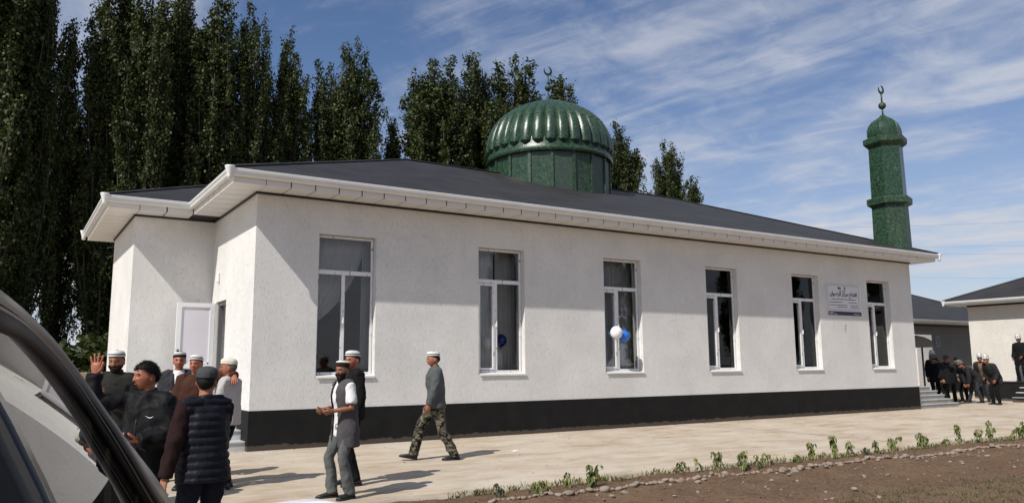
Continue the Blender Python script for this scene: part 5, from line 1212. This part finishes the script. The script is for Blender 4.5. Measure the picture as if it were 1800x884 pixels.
# man in pale shirt, cream skull cap
person('man in pale grey shirt and cream crocheted cap facing away to the left', (-1.14, -3.48), 52, 1.665, head=(14, -2), arms={1: dict(u=(0.13, 0.06, -1), f=(-0.1, 0.4, -1)), -1: dict(u=(-0.12, 0.1, -1), f=(0.1, 0.6, -0.9))}, top=[dict(name='shirt', mat=lt_grey, grow=0.012, h0=-0.10, bag=0.014, sbag=0.010, collar=0.008, amp=0.011)], legs=dict(mat=black_cl), hat='skull', skin=1, beard=4, seed=6)
# bearded man in long vest, front centre
t7, j7 = person('smiling bearded man in long grey quilted vest and white shirt', (-0.07, -4.86), 98, 1.655, lean=4, head=(26, -2), feet=[(0.11, 0.10, 14), (-0.11, -0.02, -12)], arms={1: dict(u=(0.16, 0.12, -1), f=(-0.42, 1.0, -0.02), curl=55, p=(-0.8, 0.1, 0.4), h=(-0.5, 0.9, -0.25)), -1: dict(u=(-0.22, 0.10, -1), f=(0.52, 1.0, -0.05), curl=55, p=(0.8, 0.1, 0.3), h=(0.6, 0.8, -0.25))}, top=[dict(name='shirt', mat=white_sh, grow=0.004, h0=-0.17, bag=0.006, sleeve=0.50, sbag=0.006, amp=0.008), dict(name='vest', mat=greyq, grow=0.018, h0=-0.30, bag=0.014, sleeve=0, skirt=0.05, open=(0.055, 0.075), collar=0.03, amp=0.008)], legs=dict(mat=greytr, w=1.05, hem=0.068, amp=0.011), hat='band_brown', beard=2, skin=2, seed=7)
# man in black behind him
person('man in black pullover and white banded cap standing behind the bearded man', (0.34, -4.06), 88, 1.775, head=(22, -4), arms={1: dict(u=(0.14, -0.04, -1), f=(0.02, 0.34, -1), curl=35), -1: dict(u=(-0.13, -0.06, -1), f=(0.0, 0.22, -1), curl=40)}, top=[dict(name='pullover', mat=black_cl, grow=0.014, h0=-0.10, bag=0.010, sbag=0.006, collar=0.012, amp=0.010)], legs=dict(mat=black_cl), hat='band_white', skin=1, seed=8)
# man in camouflage trousers, mid-stride
person('walking man in slate grey pullover and camouflage trousers', (2.36, -2.53), 74, 1.80, lean=2, head=(0, -6), feet=[(0.07, 0.36, 4, 0.02, 12), (-0.07, -0.30, -4, 0.0, 0)], drop=0.035, arms={1: dict(u=(0.08, -0.14, -1), f=(0.05, 0.08, -1)), -1: dict(u=(-0.12, 0.22, -1), f=(0.02, 0.38, -1), curl=38)}, top=[dict(name='pullover', mat=greysw, grow=0.014, h0=-0.10, bag=0.012, sbag=0.008, collar=0.02, amp=0.011)], legs=dict(mat=camom, w=1.14, hem=0.066, amp=0.013), hat='band_white', skin=0, seed=9)
# ---- the far group by the side steps
FV = 0.024; GR = 'men gathered by the side steps'
def suit(m_, sh_=None, op=True): return ([dict(name='shirt', mat=sh_, grow=0.002, h0=-0.03)] if sh_ else []) + [dict(name='coat', mat=m_, grow=0.020, h0=-0.24, bag=0.014, sbag=0.008, amp=0.010, **(dict(open=(0.07, 0.02)) if sh_ else {}))]
person('stout man in black coat bending over beside the side steps, back turned', (23.1, 0.55), 14, 1.76, lean=34, head=(0, -30), pelvis=(0, -0.10), arms={1: dict(u=(0.35, 0.2, -1), f=(0.0, 0.5, -1)), -1: dict(u=(-0.55, 0.1, -1), f=(-0.1, 0.3, -1))}, top=suit(black_cl), legs=dict(mat=black_cl), hat='kalpak_grey', vox=FV, group=GR, bodyw=1.38, belly=0.04, seed=11)
person('man in white felt hat half hidden behind the stout man', (25.2, 2.15), 150, 1.80, head=(10, 0), top=suit(black_cl), legs=dict(mat=black_cl), hat='kalpak', skin=2, vox=FV, group=GR, seed=12)
person('man in grey cap reaching out a hand beside the stout man', (24.6, 1.2), 100, 1.74, lean=24, head=(0, -10), arms={1: dict(u=(0.1, 0.3, -1), f=(0.1, 1, 0.0)), -1: dict(u=(-0.1, 0.4, -1), f=(0.2, 1, 0.1))}, top=suit(dkgrey), legs=dict(mat=black_cl), hat='visor', skin=2, vox=FV, group=GR, seed=13)
person('man in grey patterned hat and grey trousers bent far forward', (25.55, 0.95), 54, 1.70, lean=52, head=(0, -25), pelvis=(0, -0.16), arms={1: dict(u=(0.1, 0.75, -0.6), f=(0, 0.6, -0.6)), -1: dict(u=(-0.1, 0.75, -0.6), f=(0.1, 0.7, -0.5))}, feet=[(0.12, 0.10, 5), (-0.12, -0.22, -5)], top=suit(dkgrey), legs=dict(mat=char), hat='kalpak_grey', skin=1, vox=FV, group=GR, seed=14)
person('man in dark coat stooping behind the bent man', (26.2, 1.6), 70, 1.70, lean=30, head=(0, -15), pelvis=(0, -0.08), arms={1: dict(u=(0.1, 0.6, -0.7), f=(0, 0.8, -0.5)), -1: dict(u=(-0.1, 0.6, -0.7), f=(0.1, 0.8, -0.4))}, top=suit(black_cl), legs=dict(mat=black_cl), hair='short', vox=FV, group=GR, seed=15)
person('man in white felt hat, open dark suit and tan shirt', (26.35, 0.95), 100, 1.74, lean=24, head=(14, -8), arms={1: dict(u=(0.15, 0.1, -1), f=(-0.1, 0.5, -0.9)), -1: dict(u=(-0.1, 0.25, -1), f=(0.3, 0.7, -0.5))}, top=suit(dkgrey, tan_sh), legs=dict(mat=char), hat='kalpak', skin=1, vox=FV, group=GR, seed=16)
person('man in white felt hat and dark coat leaning left, nearest of the far group', (24.95, -0.12), 72, 1.72, lean=32, head=(4, -10), pelvis=(0, -0.04), arms={1: dict(u=(0.12, 0.1, -1), f=(0.0, 0.5, -0.9)), -1: dict(u=(-0.14, 0.15, -1), f=(0.1, 0.75, -0.6))}, top=suit(dkgrey), legs=dict(mat=black_cl), hat='kalpak', skin=1, vox=FV, group=GR, bodyw=1.08, seed=17)
person('man in white felt hat standing on the porch at the right edge', (28.72, 0.74, 0.69), 92, 1.72, head=(0, -18), arms={1: dict(u=(0.1, 0.05, -1), f=(0, 0.5, -0.8)), -1: dict(u=(-0.12, 0.1, -1), f=(0.2, 0.6, -0.6))}, top=[dict(name='coat', mat=black_cl, grow=0.02, h0=-0.30, bag=0.014, sbag=0.008, skirt=0.08, amp=0.010)], legs=dict(mat=black_cl), hat='kalpak', skin=2, vox=FV, group=GR, seed=18)
# things in hands and marks on clothes
s2 = j2['s']; wr, hd, pal = j2['jo'][-1][1], j2['jo'][-1][2], j2['jo'][-1][3]
ph = thing('mobile_phone', "dark mobile phone lying in the waving man's lower hand", 'phone', world_pt(t2, wr + hd * 0.085 + pal * 0.034))
ph.rotation_euler = (R(14), R(-6), R(35))
MB().box(-0.037, 0.037, -0.076, 0.076, -0.004, 0.004).build('case', M['black_metal'], ph, bevel=0.003); MB().box(-0.033, 0.033, -0.071, 0.071, 0.0042, 0.0048).build('screen', simple('phone_glass', (0.012, 0.013, 0.016), 0.12, 0), ph)
sw = [(-0.030, 0.006), (-0.022, -0.004), (-0.012, -0.010), (0.0, -0.007), (0.034, 0.012), (0.002, -0.001), (-0.010, -0.003), (-0.018, 0.0)]
m = MB(); jk = [c for c in t2.children if c.name.startswith('jacket')][0]
from mathutils.bvhtree import BVHTree
def stamp(garment, J, h, x_, shape, mat, name, sc_=1.0):
    me = garment.data; bvh = BVHTree.FromPolygons([v.co for v in me.vertices], [p.vertices for p in me.polygons]); m = MB(); vs_ = []
    for (a, b) in shape:
        o_ = J['P'] + J['up'] * (h + b * sc_) * J['s'] + J['lat'] * (x_ + a * sc_) * J['s'] + J['fw'] * 0.5; hit = bvh.ray_cast(o_, -J['fw'])
        vs_.append(hit[0] + J['fw'] * 0.005 if hit[0] else o_ - J['fw'] * 0.35)
    m.add(vs_, [(0, 1, 7), (1, 2, 6, 7), (2, 3, 5, 6), (3, 4, 5)]).build(name, mat, garment)
stamp(jk, j2, 0.345, -0.095, sw, M['lamp'], 'chest_mark')


# ------------------------------------------------------------------ the car the picture is taken from: its right side at the left edge
car = thing('parked_car', 'silver car close by at the lower left, side glass reflecting the mosque', 'car', (-4.2, -12.6, -0.2))
def carpart(mb, name, mats, smooth=False, parent=None, bevel=0):
    o = mb.build(name, mats, parent or car, smooth=smooth, bevel=bevel)
    o.location = -Vector(car.location) if parent is None else (0, 0, 0); return o
M['paint'] = simple('silver_car_paint', (0.24, 0.24, 0.235), 0.3, 0.03, 2, metal=0.2); M['gloss'] = simple('gloss_black_trim', (0.010, 0.010, 0.011), 0.22, 0.05, 4)
gP, gn, gu, gv = Vector((-3.5724, -13.1468, 1.3905)), Vector((0.87002, -0.12986, 0.47560)), Vector((-0.14763, -0.98904, 0)), Vector((0.47039, -0.07021, -0.87966))
def gsurf(a, b, off=0.0): return gP + gu * a + gv * b + gn * (0.5 * (-0.04086 * a * a - 2 * 0.07231 * a * b - 0.60093 * b * b) + off)
AB = [(0.0618, -0.1334), (-0.0384, -0.1301), (-0.2292, -0.1191), (-0.3643, -0.0776), (-0.4512, -0.0272), (-0.5047, 0.0280), (-0.5672, 0.1026), (-0.7676, 0.2319), (-1.1065, 0.3711)]
def edge_b(a):
    for (a0, b0), (a1, b1) in zip(AB, AB[1:]):
        if a0 >= a >= a1: return b0 + (b1 - b0) * (a0 - a) / (a0 - a1)
    return -0.1334 - (a - 0.0618) * 0.01 if a > 0 else 0.42
m = MB(); na, nb_ = 60, 26; gs = []
for i in range(na + 1):
    a = 0.275 - (0.275 + 1.10) * i / na; b0 = edge_b(a) - 0.012
    gs.append([gsurf(a, b0 + (0.46 - b0) * j / nb_) for j in range(nb_ + 1)])
m.rings(gs, close=False); carpart(m, 'side_glass', M['carglass'], True)
I_ = [Vector(p) for p in [(-3.6485, -13.1979, 1.5055), (-3.6327, -13.0989, 1.5024), (-3.601, -12.9108, 1.4919), (-3.5609, -12.7802, 1.4557), (-3.5232, -12.6979, 1.4119), (-3.4886, -12.649, 1.3638), (-3.4452, -12.5923, 1.2976), (-3.3634, -12.4019, 1.1793), (-3.2664, -12.0737, 1.0466)]]
O_ = [Vector(p) for p in [(-3.653, -13.1871, 1.5643), (-3.6368, -13.0879, 1.5583), (-3.608, -12.8975, 1.5456), (-3.5639, -12.7694, 1.5091), (-3.5177, -12.6909, 1.4555), (-3.4692, -12.6479, 1.3901), (-3.4158, -12.596, 1.3149), (-3.3213, -12.4103, 1.1764), (-3.2081, -12.0889, 1.0233)]]
I_ = [I_[0] + Vector((-0.06, -1.3, -0.02)), I_[0] + Vector((-0.02, -0.5, 0.0))] + I_; O_ = [O_[0] + Vector((-0.06, -1.3, -0.02)), O_[0] + Vector((-0.02, -0.5, 0.0))] + O_
def resample(P, n):
    d = [0]
    for a, b in zip(P, P[1:]): d.append(d[-1] + (b - a).length)
    out = []
    for k in range(n + 1):
        x = d[-1] * k / n; i = max(j for j in range(len(P) - 1) if d[j] <= x + 1e-9); t = (x - d[i]) / (d[i + 1] - d[i]); p0, p1, p2, p3 = P[max(i - 1, 0)], P[i], P[i + 1], P[min(i + 2, len(P) - 1)]
        out.append(0.5 * (2 * p1 + (p2 - p0) * t + (2 * p0 - 5 * p1 + 4 * p2 - p3) * t * t + (3 * p1 - p0 - 3 * p2 + p3) * t ** 3))
    return out
I_, O_ = resample(I_, 60), resample(O_, 60)
def strip(name, prof, mat):
    m = MB(); rr_ = []
    for i_, (a, b) in enumerate(zip(O_, I_)):
        tg = O_[min(i_ + 1, 60)] - O_[max(i_ - 1, 0)]; nn = tg.cross(b - a).normalized(); mid = (a + b) / 2
        if nn.dot(Vector((-3.2, -14.3, 1.9)) - mid) < 0: nn = -nn          # outwards
        if i_ < 12: nn = nn.lerp(gn, 1 - i_ / 12).normalized()
        rr_.append([a.lerp(b, q) + nn * h for q, h in prof])
    m.rings(rr_, close=False); carpart(m, name, mat, True)
strip('pillar', [(0.16, -0.03), (0.08, -0.006), (0.11, 0.0), (0.18, 0.004), (0.26, 0.005), (0.34, 0.003), (0.42, 0.0)], M['paint'])
strip('seal', [(0.42, 0.0), (0.45, -0.004), (0.50, -0.001)], M['black'])
strip('chrome_strip', [(0.50, -0.001), (0.53, 0.004), (0.57, 0.005), (0.60, 0.001)], simple('dull_chrome', (0.30, 0.30, 0.29), 0.35, 0.05, 3, metal=0.6))
strip('seal', [(0.60, 0.001), (0.70, 0.006), (0.85, 0.006), (0.97, 0.003), (1.03, -0.005)], M['black'])
def bar(a0, a1, off, mat, name):
    m = MB(); m.rings([[gsurf(a0, b, -0.004), gsurf(a0 + 0.004, b, off), gsurf(a1 - 0.004, b, off), gsurf(a1, b, -0.004)] for b in [-0.135 + 0.06 * k for k in range(11)]], close=False); carpart(m, name, mat, True)
bar(0.266, 0.318, 0.010, M['gloss'], 'window_divider'); bar(0.318, 0.330, 0.004, M['paint'], 'divider_edge'); bar(0.332, 0.40, 0.012, M['black'], 'window_divider')
# body shell
def section(y, zt, hw_, zb=0.05, belt=0.98, tw=0.0):
    cx_ = -4.17; pts = []
    prof = [(hw_ * 0.90, zb), (hw_ * 0.985, zb + 0.18), (hw_, zb + 0.45), (hw_ * 0.985, belt - 0.12), (hw_ * 0.95, belt)]
    if zt > belt + 0.1: prof += [(tw, zt - 0.06), (tw - 0.10, zt), (tw * 0.5, zt + 0.03)]
    else: prof += [(hw_ * 0.88, max(belt, zt) + 0.01), (hw_ * 0.7, zt + 0.03), (hw_ * 0.4, zt + 0.045)]
    return [(cx_ + x_, y, z_) for x_, z_ in prof] + [(cx_ - x_, y, z_) for x_, z_ in reversed(prof)]
hwid = 0.955
low = MB().rings([section(-9.65, 0.70, 0.72, 0.15, 0.62), section(-9.75, 0.82, 0.84, 0.05, 0.74), section(-10.1, 0.90, 0.92, 0.0, 0.84), section(-11.2, 0.985, hwid, 0.0, 0.93), section(-12.1, 1.02, hwid, 0.0, 0.97), section(-13.3, 1.02, hwid, 0.0, 0.985), section(-14.2, 1.02, hwid, 0.0, 0.99), section(-14.5, 1.02, hwid, 0.0, 0.99)])
body = carpart(low, 'body', M['paint'], False); smooth_by_angle(body, 35)
roofp = [(-12.95, 1.49, 0.43), (-13.15, 1.55, 0.49), (-13.6, 1.61, 0.52), (-14.5, 1.62, 0.50)]
m = MB(); m.rings([[(-4.17 + q * w, y, z - 0.05 * abs(q) ** 3) for q in [-1 + 0.2 * k for k in range(11)]] for y, z, w in roofp], close=False); carpart(m, 'roof', M['paint'], True)
m = MB(); m.rings([[(-4.17 + q * 0.43, -12.95, 1.49 - 0.03 * q * q) for q in [-1 + 0.2 * k for k in range(11)]], [(-4.17 + q * 0.72, -12.05, 1.05 - 0.03 * q * q) for q in [-1 + 0.2 * k for k in range(11)]]], close=False); carpart(m, 'windscreen', M['carglass'], True)
m = MB(); m.rings([[(-4.72, -12.9, 1.48), (-4.72, -14.5, 1.58)], [(-5.05, -12.2, 1.03), (-5.08, -14.5, 1.03)]], close=False); carpart(m, 'side_glass', M['carglass'])
carpart(MB().box(-4.95, -3.4, -14.45, -12.2, 0.75, 0.98), 'cabin_floor', M['black'])
for y in (-10.55,):
    for x in (-3.27, -5.07):
        o = MB().lathe([(0.02, -0.10), (0.33, -0.10), (0.36, -0.07), (0.36, 0.07), (0.33, 0.10), (0.02, 0.10)], n=28).build('wheel', M['black'], car, smooth=False); o.rotation_euler = (0, R(90), 0); o.location = Vector((x, y, 0.155)) - Vector(car.location)
        r_ = MB().lathe([(0.02, -0.112), (0.20, -0.104), (0.23, -0.101), (0.23, 0.101), (0.20, 0.104), (0.02, 0.112)], n=20).build('rim', M['paint'], o)
# wing mirror
mc_ = Vector((-3.185, -12.86, 1.135)); m = MB(); rg_ = []
for (y, k) in ((-0.045, 0.97), (-0.03, 1.0), (0.02, 0.97), (0.055, 0.82), (0.08, 0.5), (0.09, 0.05)):
    rg_.append([mc_ + Vector((0.105 * k * math.copysign(abs(math.cos(a)) ** 0.62, math.cos(a)), y, 0.088 * k * math.copysign(abs(math.sin(a)) ** 0.72, math.sin(a)) + 0.006 * math.cos(a))) for a in [2 * math.pi * j / 40 for j in range(40)]])
inner = [[mc_ + (Vector(p) - mc_) * 0.93 + Vector((0, 0.0, 0)) for p in rg_[0]], [mc_ + (Vector(p) - mc_) * 0.91 + Vector((0, 0.02, 0)) for p in rg_[0]]]
m.rings([inner[1], inner[0]] + rg_, caps=True)
mir = carpart(m, 'wing_mirror', simple('white_mirror_shell', (0.8, 0.8, 0.8), 0.25, 0.02), True)
MB().add([Vector(p) + Vector((0, -0.004, 0)) for p in inner[1]], [tuple(reversed(range(40)))]).build('mirror_glass', M['gloss'], mir)
MB().tube([mc_ + Vector((-0.09, 0.03, -0.05)), mc_ + Vector((-0.13, 0.06, -0.10)), (-3.27, -12.75, 0.99)], 0.03, n=8).build('mirror_arm', M['black'], mir)
